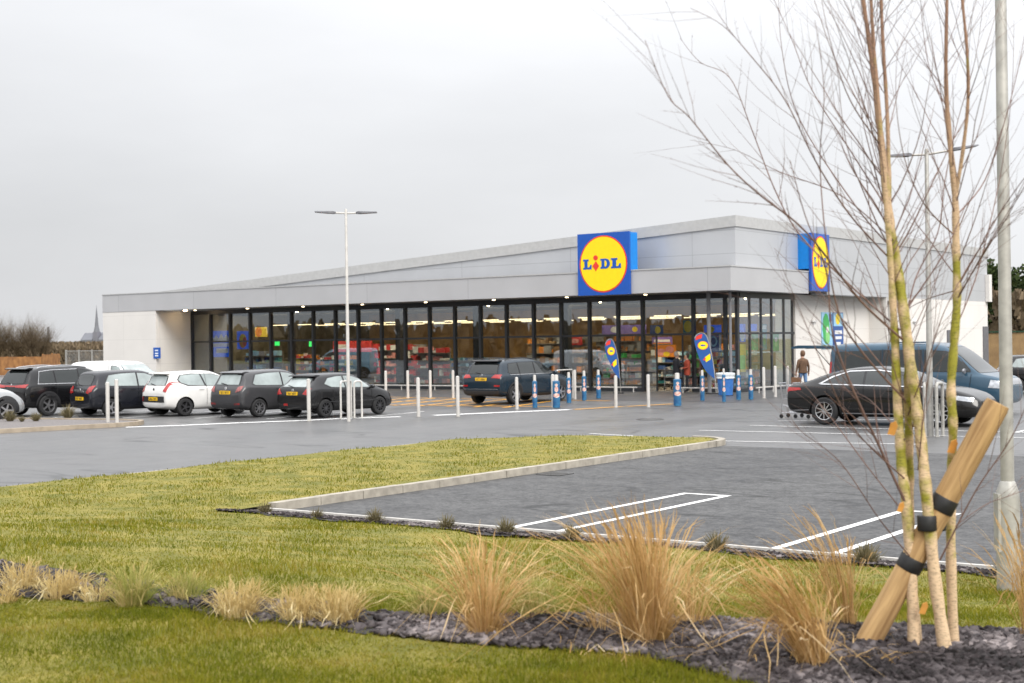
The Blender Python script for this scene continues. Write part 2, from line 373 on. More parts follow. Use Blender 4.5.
# ------------------------------------------------------------------ bank with lawn, slate bed, blades
tip_xy = [(p.x, p.y) for p in tip]
lawn_poly = [(-14.4, 13.3)]+[(x+(0.1 if x < -17 else -0.1), y-0.1) for x, y in tip_xy]+[(-20.18, 27), (-20.18, -6), (16, -6), (16, 13.25), (-14.4, 13.25)]
def in_lawn(x, y): return inside(lawn_poly, x, y)
far_edge = [(-60, 560), (0, 563), (60, 572), (105, 578), (180, 592), (300, 604), (400, 618), (470, 619), (560, 618), (700, 622), (830, 627), (985, 632), (1110, 638)]
near_edge = [(1110, 760), (960, 740), (760, 690), (640, 657), (560, 652), (480, 646), (400, 638), (330, 630), (240, 622), (180, 611), (90, 602), (0, 598), (-60, 596)]
bed_poly = [tuple(gp(a, b)[:2]) for a, b in far_edge+near_edge]
lm = bpy.data.materials.new('lawn_turf'); lm.use_nodes = True
lawn_soil = mat('lawn_thatch', (0.12, 0.12, 0.014), 0.95, col2=(0.23, 0.19, 0.035), scale=2.2, bump=0.8, bscale=50)
def grid_mesh(name, x0, x1, y0, y1, st, test, m, dz=0.0, amp=0.0):
    xs = np.arange(x0, x1, st); ys = np.arange(y0, y1, st)
    idx = {}; V = []; Fq = []
    def vid(i, j):
        if (i, j) not in idx:
            x, y = xs[i], ys[j]; idx[(i, j)] = len(V); V.append((x, y, bank(x, y)+dz+(random.uniform(-amp, amp) if amp else 0)))
        return idx[(i, j)]
    for i in range(len(xs)-1):
        for j in range(len(ys)-1):
            if test(xs[i]+st/2, ys[j]+st/2): Fq.append((vid(i, j), vid(i+1, j), vid(i+1, j+1), vid(i, j+1)))
    return np_mesh(name, V, np.array(Fq), np.zeros((0, 3), int), m, smooth=True)
struct(grid_mesh('lawn', -20.3, 16, -6, 29.8, 0.2, in_lawn, lawn_soil))
slate_m = mat('slate_bed', (0.022, 0.019, 0.019), 0.8, var=0.5, scale=30, bump=0.9, bscale=70)
xs_ = [p[0] for p in bed_poly]; ys_ = [p[1] for p in bed_poly]
struct(grid_mesh('slate_bed', min(xs_), min(max(xs_), 6), min(ys_), max(ys_), 0.07, lambda x, y: inside(bed_poly, x, y), slate_m, 0.012, 0.010))
in_strip = lambda x, y: -14.6 < x < 16 and 13.35-0.12*math.sin(x*2.1) < y < 14.02
st_m = [ (x, 13.3) for x in (0,)]
xs = np.arange(-14.5, 16, 0.1); V = []; Fq = []
for i, x in enumerate(xs):
    for j, y in enumerate((13.22+0.1*math.sin(x*2.1)+0.07*math.sin(x*5.3), 13.6, 14.02)): V.append((x, y, (0.115, 0.07, 0.03)[j]+random.uniform(-.006, .006)))
    if i:
        for j in range(2): Fq.append(((i-1)*3+j, i*3+j, i*3+j+1, (i-1)*3+j+1))
struct(np_mesh('mulch_strip', V, np.array(Fq), np.zeros((0, 3), int), slate_m))
# slate chips
def chips(name, n, sampler, smin, smax, m):
    V = []; Fq = []
    for _ in range(n):
        x, y, z = sampler()
        s = random.uniform(smin, smax); a, b, c = s, s*random.uniform(0.4, 0.8), s*random.uniform(0.12, 0.3)
        M = Matrix.Rotation(random.uniform(0, 6.3), 3, 'Z') @ Matrix.Rotation(random.gauss(0, 0.35), 3, 'X') @ Matrix.Rotation(random.gauss(0, 0.35), 3, 'Y')
        o = len(V); k = random.uniform(0.5, 0.95)
        for q in ((-a, -b, -c), (a*k, -b, -c), (a, b*k, -c), (-a*k, b, -c), (-a*k, -b*k, c), (a*k, -b, c), (a*.9, b*k, c), (-a, b*.8, c)):
            v = M @ Vector(q)*0.5; V.append((x+v.x, y+v.y, z+v.z))
        Fq += [(o+3, o+2, o+1, o), (o+4, o+5, o+6, o+7), (o, o+1, o+5, o+4), (o+1, o+2, o+6, o+5), (o+2, o+3, o+7, o+6), (o+3, o, o+4, o+7)]
    rnd = np.repeat(rng.uniform(0, 1, n), 8)
    o = np_mesh(name, V, np.array(Fq), np.zeros((0, 3), int), m, rnd); o['kind'] = 'stuff'; return o
chip_m = blade_mat('slate_chip', [(0.010, 0.008, 0.008), (0.040, 0.033, 0.034), (0.095, 0.082, 0.083), (0.26, 0.225, 0.22)], 0.6, 0.0)
vis_px = [(px, py) for px in range(-40, 1080, 8) for py in range(555, 700, 4)]
def bed_sample():
    while True:
        if random.random() < 0.85:      # denser where the bed is broad
            p = gp_fast(random.uniform(380, 1060), random.uniform(612, 700))
        else: p = gp_fast(random.uniform(-40, 500), random.uniform(556, 660))
        if inside(bed_poly, p[0], p[1]): return p[0], p[1], p[2]+0.02
_cache = {}
def gp_fast(px, py):
    k = (int(px/10), int(py/5))
    if k not in _cache: _cache[k] = [gp(k[0]*10+a, k[1]*5+b) for a, b in ((0, 0), (10, 0), (0, 5), (10, 5))]
    a, b, c, d = _cache[k]; u = px/10-k[0]; v = py/5-k[1]
    q = a*(1-u)*(1-v)+b*u*(1-v)+c*(1-u)*v+d*u*v
    return q.x, q.y, bank(q.x, q.y)
def mulch_at():
    t = random.random(); return random.uniform(-14.5, 0.5), 13.22+0.78*t, 0.12-0.085*t
chips('slate_chips', 13000, bed_sample, 0.025, 0.085, chip_m)
chips('mulch_chips', 5000, mulch_at, 0.02, 0.06, chip_m)
# lawn blades, one object of stuff
lawn_b = blade_mat('lawn_blades', [(0.095, 0.112, 0.009), (0.135, 0.148, 0.011), (0.178, 0.174, 0.014), (0.225, 0.192, 0.024), (0.285, 0.21, 0.055)], 0.85, 0.35)
def lawn_field():
    pts = []
    for px0, px1, py0, py1, n in ((-30, 1054, 590, 720, 105000), (-30, 1054, 520, 620, 90000), (-30, 800, 432, 530, 60000)):
        k = 0
        while k < n:
            px, py = random.uniform(px0, px1), random.uniform(py0, py1)
            x, y, z = gp_fast(px, py); k += 1
            if not in_lawn(x, y) or y > 13.28+0.1*math.sin(x*2.1)+0.07*math.sin(x*5.3) and -14.4 < x and y < 14.1: continue
            if y > 14 and x > -14.45: continue
            if inside(bed_poly, x+random.gauss(0, .05), y+random.gauss(0, .05)): continue
            pts.append((x, y, z))
    return np.array(pts)
LB = lawn_field(); n = len(LB)
dist = np.hypot(LB[:, 0], LB[:, 1])
hh = rng.uniform(0.02, 0.055, n)*(1+0.5*np.sin(LB[:, 0]*2.3)*np.sin(LB[:, 1]*1.9)); ww = rng.uniform(0.003, 0.006, n)*np.clip(dist/9, 1, 3)
ln_ = rng.normal(0, 0.028, (n, 2))
V, Fq, Ft, rr = blades(LB-np.array([0, 0, 0.005]), hh, ww, ln_, rng.uniform(0, 1, n))
o = np_mesh('lawn_grass', V, Fq, Ft, lawn_b, rr); o['kind'] = 'stuff'
# ------------------------------------------------------------------ ornamental grasses
tan_m = blade_mat('dry_grass', [(0.27, 0.16, 0.055), (0.52, 0.335, 0.13), (0.75, 0.54, 0.28), (0.87, 0.73, 0.50)], 0.8, 0.45)
straw_m = blade_mat('pale_straw_grass', [(0.36, 0.25, 0.09), (0.58, 0.44, 0.19), (0.74, 0.61, 0.33), (0.82, 0.74, 0.50)], 0.8, 0.45)
green_m = blade_mat('half_green_grass', [(0.20, 0.25, 0.05), (0.36, 0.36, 0.10), (0.62, 0.50, 0.22), (0.72, 0.60, 0.36)], 0.8, 0.45)
def stems_np(base, tip, droop, width, r, segs=7, plume=False):
    """arching ribbons: base (n,3) tip (n,3) -> crossed thin quads"""
    n = len(base); V = []; F = []; t = np.linspace(0, 1, segs)
    P = base[:, None, :]+(tip-base)[:, None, :]*t[None, :, None]
    hz = tip-base; hz2 = hz.copy(); hz2[:, 2] = 0
    bend = droop[:, None, None]*(t*(1-t)*4)[None, :, None]
    bk = (rng.uniform(0, 1, n) < 0.10)[:, None]*np.clip((t-0.55)/0.45, 0, 1)[None, :]     # snapped stems hang over
    P = P+bk[:, :, None]*(np.concatenate([rng.normal(0, 0.30, (n, 2)), np.full((n, 1), -0.55)], 1)*np.linalg.norm(hz_ := (tip-base), axis=1)[:, None])[:, None, :]
    P = P-hz2[:, None, :]*0.22*(t*(1-t)*2)[None, :, None]; P[:, :, 2] += (bend[:, :, 0])
    wob = rng.normal(0, 0.009, (n, segs, 3)); wob[:, 0] = 0; P = P+wob*t[None, :, None]
    prof = np.where(t < 0.6, 1.0, 1.0-(t-0.6)/0.4*0.85)
    if plume: prof = np.interp(t, [0, .55, .75, .92, 1], [0.7, 0.5, 2.1, 1.6, 0.2])
    th = rng.uniform(0, np.pi, n)
    vs = []; fs = []; off = 0
    for k in range(2 if plume else 1):
        sd = np.stack([np.cos(th+k*1.57), np.sin(th+k*1.57), np.zeros(n)], 1)
        W = width[:, None]*prof[None, :]*0.5
        A = P-sd[:, None, :]*W[:, :, None]; B = P+sd[:, None, :]*W[:, :, None]
        vv = np.stack([A, B], 2).reshape(-1, 3); vs.append(vv)
        b0 = (np.arange(n)*segs*2)[:, None]+np.arange(segs-1)[None, :]*2+off
        fs.append(np.stack([b0, b0+1, b0+3, b0+2], -1).reshape(-1, 4)); off += len(vv)
    rr = np.concatenate([np.repeat(r, segs*2)]*len(vs))
    return np.concatenate(vs), np.concatenate(fs), rr
def clump(px, py, hpx, spread, lean, n, m, label, stalks=0.55, name='grass_clump', group='dry ornamental grass clumps', cat='grass clump', rad=0.06, tuft=0):
    """px,py = foot in the photograph; hpx = height there; spread = half width / height; lean = to the right (+) or left (-)"""
    c = gp(px, py); dep = (c-Vector((0, 0, EYE))).dot(FW); h = hpx*dep/F
    a = rng.uniform(0, 2*np.pi, n); q = np.sqrt(rng.uniform(0, 1, n))*rad
    base = np.stack([q*np.cos(a), q*np.sin(a), np.full(n, -0.02)], 1)
    g = np.abs(rng.normal(0, 0.6, n)).clip(0, 1.5)*spread*h
    hh = h*rng.uniform(0.42, 1.0, n)*(1-0.22*(g/(spread*h+1e-6)).clip(0, 1.4))
    rt = np.array([RT.x, RT.y]); 
    tp = np.stack([base[:, 0]+g*np.cos(a)+lean*hh*rt[0], base[:, 1]+g*np.sin(a)+lean*hh*rt[1], hh], 1)
    k = int(n*stalks)
    V1, F1, r1 = stems_np(base[:k], tp[:k], h*rng.uniform(0.05, 0.22, k), rng.uniform(0.003, 0.0062, k), rng.uniform(0.1, 0.9, k), 8)
    V2, F2, r2 = stems_np(base[k:], tp[k:], h*rng.uniform(0.05, 0.18, n-k), rng.uniform(0.0025, 0.0045, n-k), rng.uniform(0.3, 1.0, n-k), 9, True)
    Vs, Fs, Rs = [V1, V2], [F1, F2+len(V1)], [r1, r2]
    if tuft:                            # short splayed dead leaves at the foot
        b = rng.uniform(0, 2*np.pi, tuft); bb = np.stack([rad*np.cos(b), rad*np.sin(b), np.zeros(tuft)], 1)
        L = rng.uniform(0.12, 0.34, tuft)*h
        tt = np.stack([bb[:, 0]+L*1.2*np.cos(b), bb[:, 1]+L*1.2*np.sin(b), rng.uniform(0.0, 0.3, tuft)*h], 1)
        V3, F3, r3 = stems_np(bb, tt, h*rng.uniform(0.03, 0.12, tuft), rng.uniform(0.003, 0.006, tuft), rng.uniform(0, 0.6, tuft), 6)
        Fs.append(F3+len(V1)+len(V2)); Vs.append(V3); Rs.append(r3)
    o = np_mesh(name, np.concatenate(Vs), np.concatenate(Fs), np.zeros((0, 3), int), m, np.concatenate(Rs)); o.location = c
    tag(o, label, cat, group); return o
big = 'tall tan feathery grasses on the slate bed'
clump(484, 637, 118, 0.95, 0.0, 330, tan_m, 'tall fan shaped tan grass, farthest left of the tall clumps on the slate bed', group=big, tuft=60)
clump(648, 644, 156, 0.75, -0.16, 560, tan_m, 'tallest and fullest tan grass clump, golden orange, in front of the white bay lines', group=big, tuft=90, rad=0.09)
clump(815, 669, 128, 0.55, -0.62, 330, tan_m, 'tan grass bent far to the left beside the foot of the leaning stake', group=big, tuft=40)
clump(846, 628, 130, 0.42, -0.34, 150, tan_m, 'narrow tan grass standing behind the bent clump, left of the birch stems', group=big, tuft=20)
clump(694, 626, 80, 0.8, 0.25, 90, tan_m, 'thin sparse tan grass leaning right out of the biggest clump', group=big, tuft=20)
clump(604, 634, 50, 1.3, -0.2, 70, tan_m, 'low splayed tan grass at the left foot of the tallest clump', group=big)
clump(1034, 640, 150, 0.35, -0.12, 120, tan_m, 'wispy tan grass at the right edge in front of the thick lamp post', group=big)
low = 'low pale grass tufts along the slate bed'
for px, py, h, sp, n, m, l in [
    (22, 590, 34, 0.9, 230, straw_m, 'low pale straw grass tuft nearest the left edge of the lawn bed'),
    (0, 603, 22, 0.9, 120, straw_m, 'small orange brown grass tuft cut by the left edge of the picture'),
    (60, 598, 34, 1.0, 300, straw_m, 'low pale straw tuft, second from the left, wide and feathery'),
    (133, 606, 50, 0.75, 380, green_m, 'pale tuft with a fresh green heart left of the dark slate patch'),
    (186, 600, 34, 0.8, 260, green_m, 'greenish tuft standing just behind the dark slate patch'),
    (238, 618, 44, 0.8, 340, straw_m, 'straw yellow tuft at the right end of the dark slate patch'),
    (300, 622, 42, 0.75, 300, straw_m, 'pale straw tuft leaning on a bigger one left of the fan shaped grass'),
    (338, 624, 46, 0.8, 330, straw_m, 'broad pale straw tuft halfway between slate patch and fan shaped grass'),
    (432, 618, 42, 0.9, 320, green_m, 'pale tuft with green base at the left foot of the fan shaped grass'),
    (538, 618, 46, 0.85, 300, green_m, 'yellow green tuft between the fan shaped grass and the tallest clump'),
    (98, 600, 24, 1.0, 150, straw_m, 'short flattened straw tuft between two pale ones at the left')]:
    clump(px, py, h, sp, random.uniform(0.0, 0.15), n, m, l, 0.75, 'grass_tuft', low, 'grass tuft', rad=0.09, tuft=50)
# small dormant shrubs
shrub_m = blade_mat('dormant_shrub', [(0.10, 0.09, 0.045), (0.19, 0.16, 0.09), (0.30, 0.25, 0.16)], 0.85, 0.15)
def shrub(loc, h, label, group):
    n = 190; a = rng.uniform(0, 2*np.pi, n); g = np.sqrt(rng.uniform(0, 1, n))*h*0.75
    base = np.stack([g*0.25*np.cos(a), g*0.25*np.sin(a), np.zeros(n)], 1)
    tp = np.stack([g*np.cos(a), g*np.sin(a), h*rng.uniform(0.35, 1, n)*np.sqrt(np.clip(1-(g/(h*.85))**2, .1, 1))], 1)
    V, Fq, r = stems_np(base, tp, h*rng.uniform(0, 0.1, n), rng.uniform(0.006, 0.013, n)*h/0.25, rng.uniform(0, 1, n), 5)
    o = np_mesh('dormant_shrub', V, Fq, np.zeros((0, 3), int), shrub_m, r); o.location = loc
    tag(o, label, 'shrub', group)
sl = ['at the sharp left end of the mulch strip, by the kerb corner', 'in the mulch just right of the kerb corner', 'in the mulch, second right of the kerb corner', 'above the left shoulder of the fan shaped grass', 'right behind the plumes of the fan shaped grass',
      'below the near end of the left white bay line', 'between the tallest clump and the right bay lines', 'left of the birch stems at the foot of the right bay lines', 'right of the birch stems near the thick lamp post']
for (px, py, h), l in zip([(262, 514, .2), (316, 518, .17), (373, 523, .24), (434, 531, .22), (499, 535, .24), (567, 540, .24), (703, 555, .26), (851, 569, .28), (985, 584, .22)], sl):
    p = ground(px, py, 0.09); shrub((p.x, min(13.75, max(p.y, 13.4)), 0.08), h, 'small dormant shrub '+l, 'dormant shrubs in the mulch strip')
for (px, py, h), l in zip([(10, 421, .42), (22, 421.5, .22), (36, 421, .32), (68, 418, .5), (-8, 424, .3)], ['in front of the silver car wheel', 'small, between two bigger ones by the silver car', 'in front of the black car rear wheel', 'the largest, between black car and navy hatchback', 'at the left edge of the picture']):
    p = ground(px, py, 0.09); shrub(p, h, 'bare brown island shrub, '+l, 'bare shrubs on the kerbed island')
# ------------------------------------------------------------------ birch with stake
def bark(name, base, moss, red, z0, z1):
    m = bpy.data.materials.new(name); m.use_nodes = True; t = m.node_tree; b = t.nodes['Principled BSDF']
    g = t.nodes.new('ShaderNodeTexCoord'); sp = t.nodes.new('ShaderNodeSeparateXYZ'); t.links.new(g.outputs['Object'], sp.inputs[0])
    n = t.nodes.new('ShaderNodeTexNoise'); n.inputs['Scale'].default_value = 8; n.inputs['Detail'].default_value = 6; t.links.new(g.outputs['Object'], n.inputs['Vector'])
    n2 = t.nodes.new('ShaderNodeTexNoise'); n2.inputs['Scale'].default_value = 45; n2.inputs['Detail'].default_value = 4
    mp = t.nodes.new('ShaderNodeMapping'); mp.inputs['Scale'].default_value = (1, 1, 3.5); t.links.new(g.outputs['Object'], mp.inputs[0]); t.links.new(mp.outputs[0], n2.inputs['Vector'])
    # moss between two heights (it grows on the damp middle of the stems)
    mr = t.nodes.new('ShaderNodeValToRGB'); e = mr.color_ramp.elements
    e[0].position = 0.08; e[0].color = (0, 0, 0, 1); e[1].position = 0.85; e[1].color = (0, 0, 0, 1)
    for p, c in ((0.15, .08), (0.26, .22), (0.45, .26), (0.60, .17), (0.74, .03)): q = e.new(p); q.color = (c, c, c, 1)
    zn = t.nodes.new('ShaderNodeMapRange'); zn.inputs['From Min'].default_value = z0; zn.inputs['From Max'].default_value = z1; t.links.new(sp.outputs['Z'], zn.inputs['Value']); t.links.new(zn.outputs[0], mr.inputs['Fac'])
    ad = t.nodes.new('ShaderNodeMath'); ad.operation = 'ADD'; t.links.new(n.outputs['Fac'], ad.inputs[0]); t.links.new(mr.outputs[0], ad.inputs[1])
    st = t.nodes.new('ShaderNodeMapRange'); st.inputs['From Min'].default_value = 0.62; st.inputs['From Max'].default_value = 0.80; t.links.new(ad.outputs[0], st.inputs['Value'])
    rz = t.nodes.new('ShaderNodeMapRange'); rz.inputs['From Min'].default_value = z0+0.58*(z1-z0); rz.inputs['From Max'].default_value = z0+0.85*(z1-z0); t.links.new(sp.outputs['Z'], rz.inputs['Value'])
    c1 = t.nodes.new('ShaderNodeMix'); c1.data_type = 'RGBA'; c1.inputs['A'].default_value = (*base, 1); c1.inputs['B'].default_value = (*red, 1); t.links.new(rz.outputs[0], c1.inputs['Factor'])
    c2 = t.nodes.new('ShaderNodeMix'); c2.data_type = 'RGBA'; t.links.new(c1.outputs['Result'], c2.inputs['A']); c2.inputs['B'].default_value = (*moss, 1); t.links.new(st.outputs[0], c2.inputs['Factor'])
    fl = t.nodes.new('ShaderNodeMapRange'); fl.inputs['From Min'].default_value = 0.3; fl.inputs['From Max'].default_value = 0.5; fl.inputs['To Min'].default_value = 0.45; fl.inputs['To Max'].default_value = 1.05; t.links.new(n2.outputs['Fac'], fl.inputs['Value'])
    s = t.nodes.new('ShaderNodeVectorMath'); s.operation = 'SCALE'; t.links.new(c2.outputs['Result'], s.inputs[0]); t.links.new(fl.outputs[0], s.inputs['Scale'])
    t.links.new(s.outputs[0], b.inputs['Base Color']); b.inputs['Roughness'].default_value = 0.75
    bp = t.nodes.new('ShaderNodeBump'); bp.inputs['Strength'].default_value = 0.5; bp.inputs['Distance'].default_value = 0.006; t.links.new(n2.outputs['Fac'], bp.inputs['Height']); t.links.new(bp.outputs['Normal'], b.inputs['Normal'])
    return m
root = gp(932, 650); W0 = (root-Vector((0, 0, EYE))).dot(FW)
bark_m = bark('birch_bark', (0.58, 0.42, 0.26), (0.25, 0.23, 0.02), (0.27, 0.155, 0.10), 0.0, 3.6)
twig_m = mat('birch_twig', (0.10, 0.058, 0.05), 0.6, col2=(0.19, 0.11, 0.085), scale=4)
tree = thing('birch_tree', 'young bare multi stemmed birch tied to a leaning timber stake on the slate bed', 'tree', root)
def TP(px, py, dw=0.0): return at_depth(px, py, W0+dw)-root
def stem(pts, rads, name='trunk'):
    L = smooth_line([TP(*p) for p in pts], 5)
    n = len(L); rr = [np.interp(i/(n-1), np.linspace(0, 1, len(rads)), rads)*(1+0.08*math.sin(i*1.7)+random.uniform(-.05, .05)) for i in range(n)]
    MB().tube(L, rr, 12).build(name, bark_m, tree, True)
    return L, rr
u = W0/F                              # metres per pixel at the tree
stems = []
stems.append(stem([(914, 655, .0), (911, 571, .0), (906, 500, .0), (902, 470, .02), (900, 440, .03), (897, 391, .04), (895, 340, .03), (892, 288, .0), (889, 240, -.03), (884, 175, -.05), (879, 110, -.05), (874, 50, -.05), (871, 0, -.05), (868, -60, -.05)], [5.8*u, 5.2*u, 4.9*u, 4.2*u, 3.2*u, 2.3*u, 1.7*u, 1.4*u]))
stems.append(stem([(946, 656, -.08), (935, 580, -.06), (928, 510, -.05), (922, 450, -.03), (917, 410, -.02), (910, 360, -.01), (905, 320, .0), (898, 272, .02), (891, 230, .03), (886, 190, .04), (881, 140, .05), (875, 85, .05), (869, 40, .06), (862, -8, .06), (856, -60, .06)], [6.6*u, 5.9*u, 5.4*u, 5.1*u, 5.1*u, 4.8*u, 3.8*u, 2.8*u, 2.1*u, 1.8*u]))
stems.append(stem([(917, 640, .12), (911, 560, .11), (909, 500, .1), (909, 450, .08), (908, 400, .06), (908, 365, .03), (907, 340, .01)], [5*u, 5*u, 4.6*u, 4*u, 3*u]))
stems.append(stem([(954, 655, .15), (951, 560, .13), (951, 490, .12), (953, 427, .1), (951, 390, .1), (954, 344, .1), (957, 298, .1), (956, 246, .1), (955, 195, .1), (949, 132, .1), (946, 79, .1), (947, 0, .1), (949, -60, .1)], [5.6*u, 4.9*u, 4.6*u, 4.4*u, 4.3*u, 4.0*u, 3.3*u, 2.4*u, 1.7*u, 1.4*u]))
stems.append(stem([(956, 194, .1), (963, 150, .05), (968, 100, .0), (967, 50, -.02), (962, -5, -.03), (960, -60, -.03)], [2.0*u, 1.7*u, 1.5*u, 1.2*u]))
stems.append(stem([(890, 226, .03), (889, 175, .08), (887, 110, .12), (883, 44, .13), (881, -5, .14), (880, -60, .14)], [2.4*u, 2.0*u, 1.7*u, 1.5*u]))
tw = MB(); nb = [0]
def twig(p, d, L, r, depth):
    """a slender ascending shoot with side shoots and buds"""
    pts = [p.copy()]; q = p.copy(); n = max(4, int(L/0.11)); d = d.normalized(); cur = d.copy()
    for i in range(n):
        cur = (cur+Vector((random.gauss(0, .06), random.gauss(0, .06), random.gauss(0.02, .05)))).normalized()
        q = q+cur*(L/n); pts.append(q.copy())
    rr = [r*(1-0.78*i/n) for i in range(n+1)]
    tw.tube(pts, rr, 5 if depth == 0 else 4, False)
    for i in range(1, n):
        if depth < 2 and random.random() < (0.62 if depth == 0 else 0.34):
            t = i/n; s = (pts[i+1]-pts[i]).normalized(); side = s.orthogonal(); side.rotate(Matrix.Rotation(random.uniform(0, 6.28), 3, s))
            twig(pts[i], s*0.75+side.normalized()*random.uniform(0.4, 0.75)+Vector((0, 0, 0.12)), L*random.uniform(0.2, 0.42)*(1.1-0.5*t), rr[i]*0.55, depth+1)
        elif depth < 2 and random.random() < 0.5:
            s = (pts[i+1]-pts[i]).normalized(); side = s.orthogonal(); side.rotate(Matrix.Rotation(random.uniform(0, 6.28), 3, s))
            tw.tube([pts[i], pts[i]+(s+side*0.6)*0.012], [rr[i]*0.9, 0.001], 4, False)
def branch(pts, r):
    L = smooth_line([TP(*p) for p in pts], 6); n = len(L)
    rr = [r*(1-0.8*i/(n-1)) for i in range(n)]; tw.tube(L, rr, 6, False)
    for i in range(3, n-1):
        if random.random() < 0.55:
            s = (L[i+1]-L[i]).normalized(); side = s.orthogonal(); side.rotate(Matrix.Rotation(random.uniform(0, 6.28), 3, s))
            twig(L[i], s*0.8+side.normalized()*random.uniform(0.35, 0.7)+Vector((0, 0, .1)), random.uniform(0.12, 0.5), max(0.0011, rr[i]*0.55), 1)
# the long boughs read off the photograph, each at its own depth
B = [([(903, 340, 0), (860, 300, -.2), (806, 232, -.45), (760, 195, -.6), (728, 165, -.7), (690, 118, -.8), (668, 96, -.85), (645, 40, -.9)], 2.3),
     ([(900, 330, 0), (850, 285, .2), (800, 235, .4), (775, 190, .5), (752, 130, .6), (730, 78, .65), (700, 62, .7), (680, 38, .75)], 2.0),
     ([(893, 262, 0), (850, 215, -.1), (815, 160, -.3), (785, 100, -.4), (750, 55, -.5), (722, 25, -.55), (690, 8, -.6)], 1.9),
     ([(888, 210, 0), (850, 150, .2), (812, 90, .3), (792, 40, .4), (770, -10, .5)], 1.7),
     ([(893, 250, 0), (855, 205, .3), (800, 120, .5), (782, 50, .6), (778, -20, .7)], 1.7),
     ([(884, 150, 0), (850, 100, -.2), (830, 40, -.3), (818, -20, -.3)], 1.5),
     ([(882, 90, 0), (862, 45, .1), (846, -20, .2)], 1.3),
     ([(893, 240, 0), (840, 195, .4), (780, 172, .7), (735, 150, .9), (690, 140, 1.0)], 1.4),
     ([(905, 400, 0), (862, 352, -.2), (838, 310, -.3), (826, 240, -.4), (820, 160, -.4), (824, 90, -.5), (815, 20, -.5)], 2.1),
     ([(909, 510, 0), (880, 448, -.1), (849, 380, -.2), (832, 330, -.25), (826, 270, -.3), (805, 215, -.4), (790, 160, -.45)], 3.0),
     ([(905, 330, .05), (915, 280, .2), (938, 232, .4), (945, 180, .5), (958, 120, .6), (975, 60, .6), (985, -10, .6)], 1.8),
     ([(957, 290, .1), (925, 300, .3), (905, 312, .5), (890, 335, .6)], 1.2),
     ([(954, 235, .1), (925, 205, -.2), (905, 160, -.3), (896, 100, -.4), (898, 40, -.4)], 1.5),
     ([(957, 215, .1), (985, 180, .3), (1005, 120, .4), (1020, 60, .5), (1030, 0, .5)], 1.7),
     ([(957, 300, .1), (985, 250, -.2), (1012, 205, -.3), (1035, 160, -.4)], 1.6),
     ([(955, 330, .1), (975, 280, .3), (992, 215, .4), (1003, 160, .5), (1012, 90, .5), (1014, 20, .5)], 1.5),
     ([(908, 415, .05), (928, 360, -.2), (945, 310, -.3), (975, 255, -.3), (1000, 225, -.4), (1030, 205, -.4)], 1.4),
     ([(948, 110, .1), (930, 70, .3), (922, 20, .4), (920, -30, .4)], 1.2),
     ([(968, 100, 0), (985, 50, -.2), (1000, 0, -.2)], 1.2),
     ([(940, 560, -.05), (975, 492, -.2), (1010, 440, -.3), (1030, 395, -.35), (1045, 350, -.4)], 2.0),
     ([(950, 530, .1), (985, 505, .2), (1012, 495, .3), (1050, 480, .3)], 1.2),
     ([(913, 560, 0), (880, 520, -.2), (840, 462, -.3), (800, 430, -.4), (785, 405, -.5)], 1.4),
     ([(910, 520, 0), (870, 470, .2), (825, 410, .3), (790, 370, .4), (740, 330, .5)], 1.5),
     ([(906, 480, 0), (855, 430, -.3), (825, 370, -.5), (800, 310, -.6), (775, 250, -.7)], 1.4),
     ([(905, 440, 0), (870, 400, .3), (840, 385, .4), (828, 350, .5), (805, 330, .6), (760, 300, .7)], 1.2),
     ([(918, 470, -.02), (922, 430, -.1), (926, 395, -.15), (932, 350, -.2), (936, 300, -.25), (930, 250, -.3)], 1.5)]
for pts, r in B: branch(pts, r*u*0.52)
for L, rr in stems:                   # ascending shoots from the upper half of each stem
    n = len(L)
    for i in range(int(n*0.42), n-1):
        for _ in range(random.choice((0, 1, 1, 1)) if i > n*0.5 else random.choice((0, 0, 0, 1))):
            a = random.uniform(0, 6.28); s = Vector((math.cos(a), math.sin(a), 0))
            twig(L[i], s*random.uniform(0.35, 0.75)+Vector((0, 0, 0.9)), random.uniform(0.45, 1.2), max(0.0019, rr[i]*0.19), 0)
tw.build('branches', twig_m, tree, True)
orange = mat('orange_tag_plastic', (0.58, 0.27, 0.06), 0.5, var=0.15, scale=12)
for px, py, s, dw in [(893, 428, 7, -.06), (953, 446, 7, .03), (901, 507, 5, -.09), (924, 608, 6, -.08)]:
    p = TP(px, py, dw); q = s*u
    MB().prism([(-q*.5, -q*1.1), (q*.5, -q), (q*.55, q*.5), (q*.1, q*1.1), (-q*.5, q*.6)], 'y', -0.003, 0.003).build('nursery_tag', orange, tree, loc=p).rotation_euler = (0.2, 0.3, YAW+random.uniform(-.4, .4))
# leaning stake
def grain_mat(name, c1, c2, rough):
    m = mat(name, c1, rough, col2=c2, scale=1.0, bump=0.35, bscale=14); t = m.node_tree
    g = t.nodes.new('ShaderNodeTexCoord'); mp = t.nodes.new('ShaderNodeMapping'); mp.inputs['Scale'].default_value = (26, 26, 1.6); t.links.new(g.outputs['Object'], mp.inputs['Vector'])
    ns = [n for n in t.nodes if n.type == 'TEX_NOISE']
    for n in ns: t.links.new(mp.outputs[0], n.inputs['Vector']); n.inputs['Scale'].default_value = 1.0 if n is ns[0] else 2.0; n.inputs['Distortion'].default_value = 0.8
    return m
stake_m = grain_mat('stake_timber', (0.27, 0.155, 0.062), (0.52, 0.335, 0.15), 0.85)
s0 = at_depth(863, 651, W0+0.10); s1 = at_depth(998, 403, W0-0.10)
stk = thing('tree_stake', 'thick round timber stake leaning right through the birch stems', 'stake', tuple(s0))
ax = (s1-s0); m_ = MB(); R0 = 12.2*u
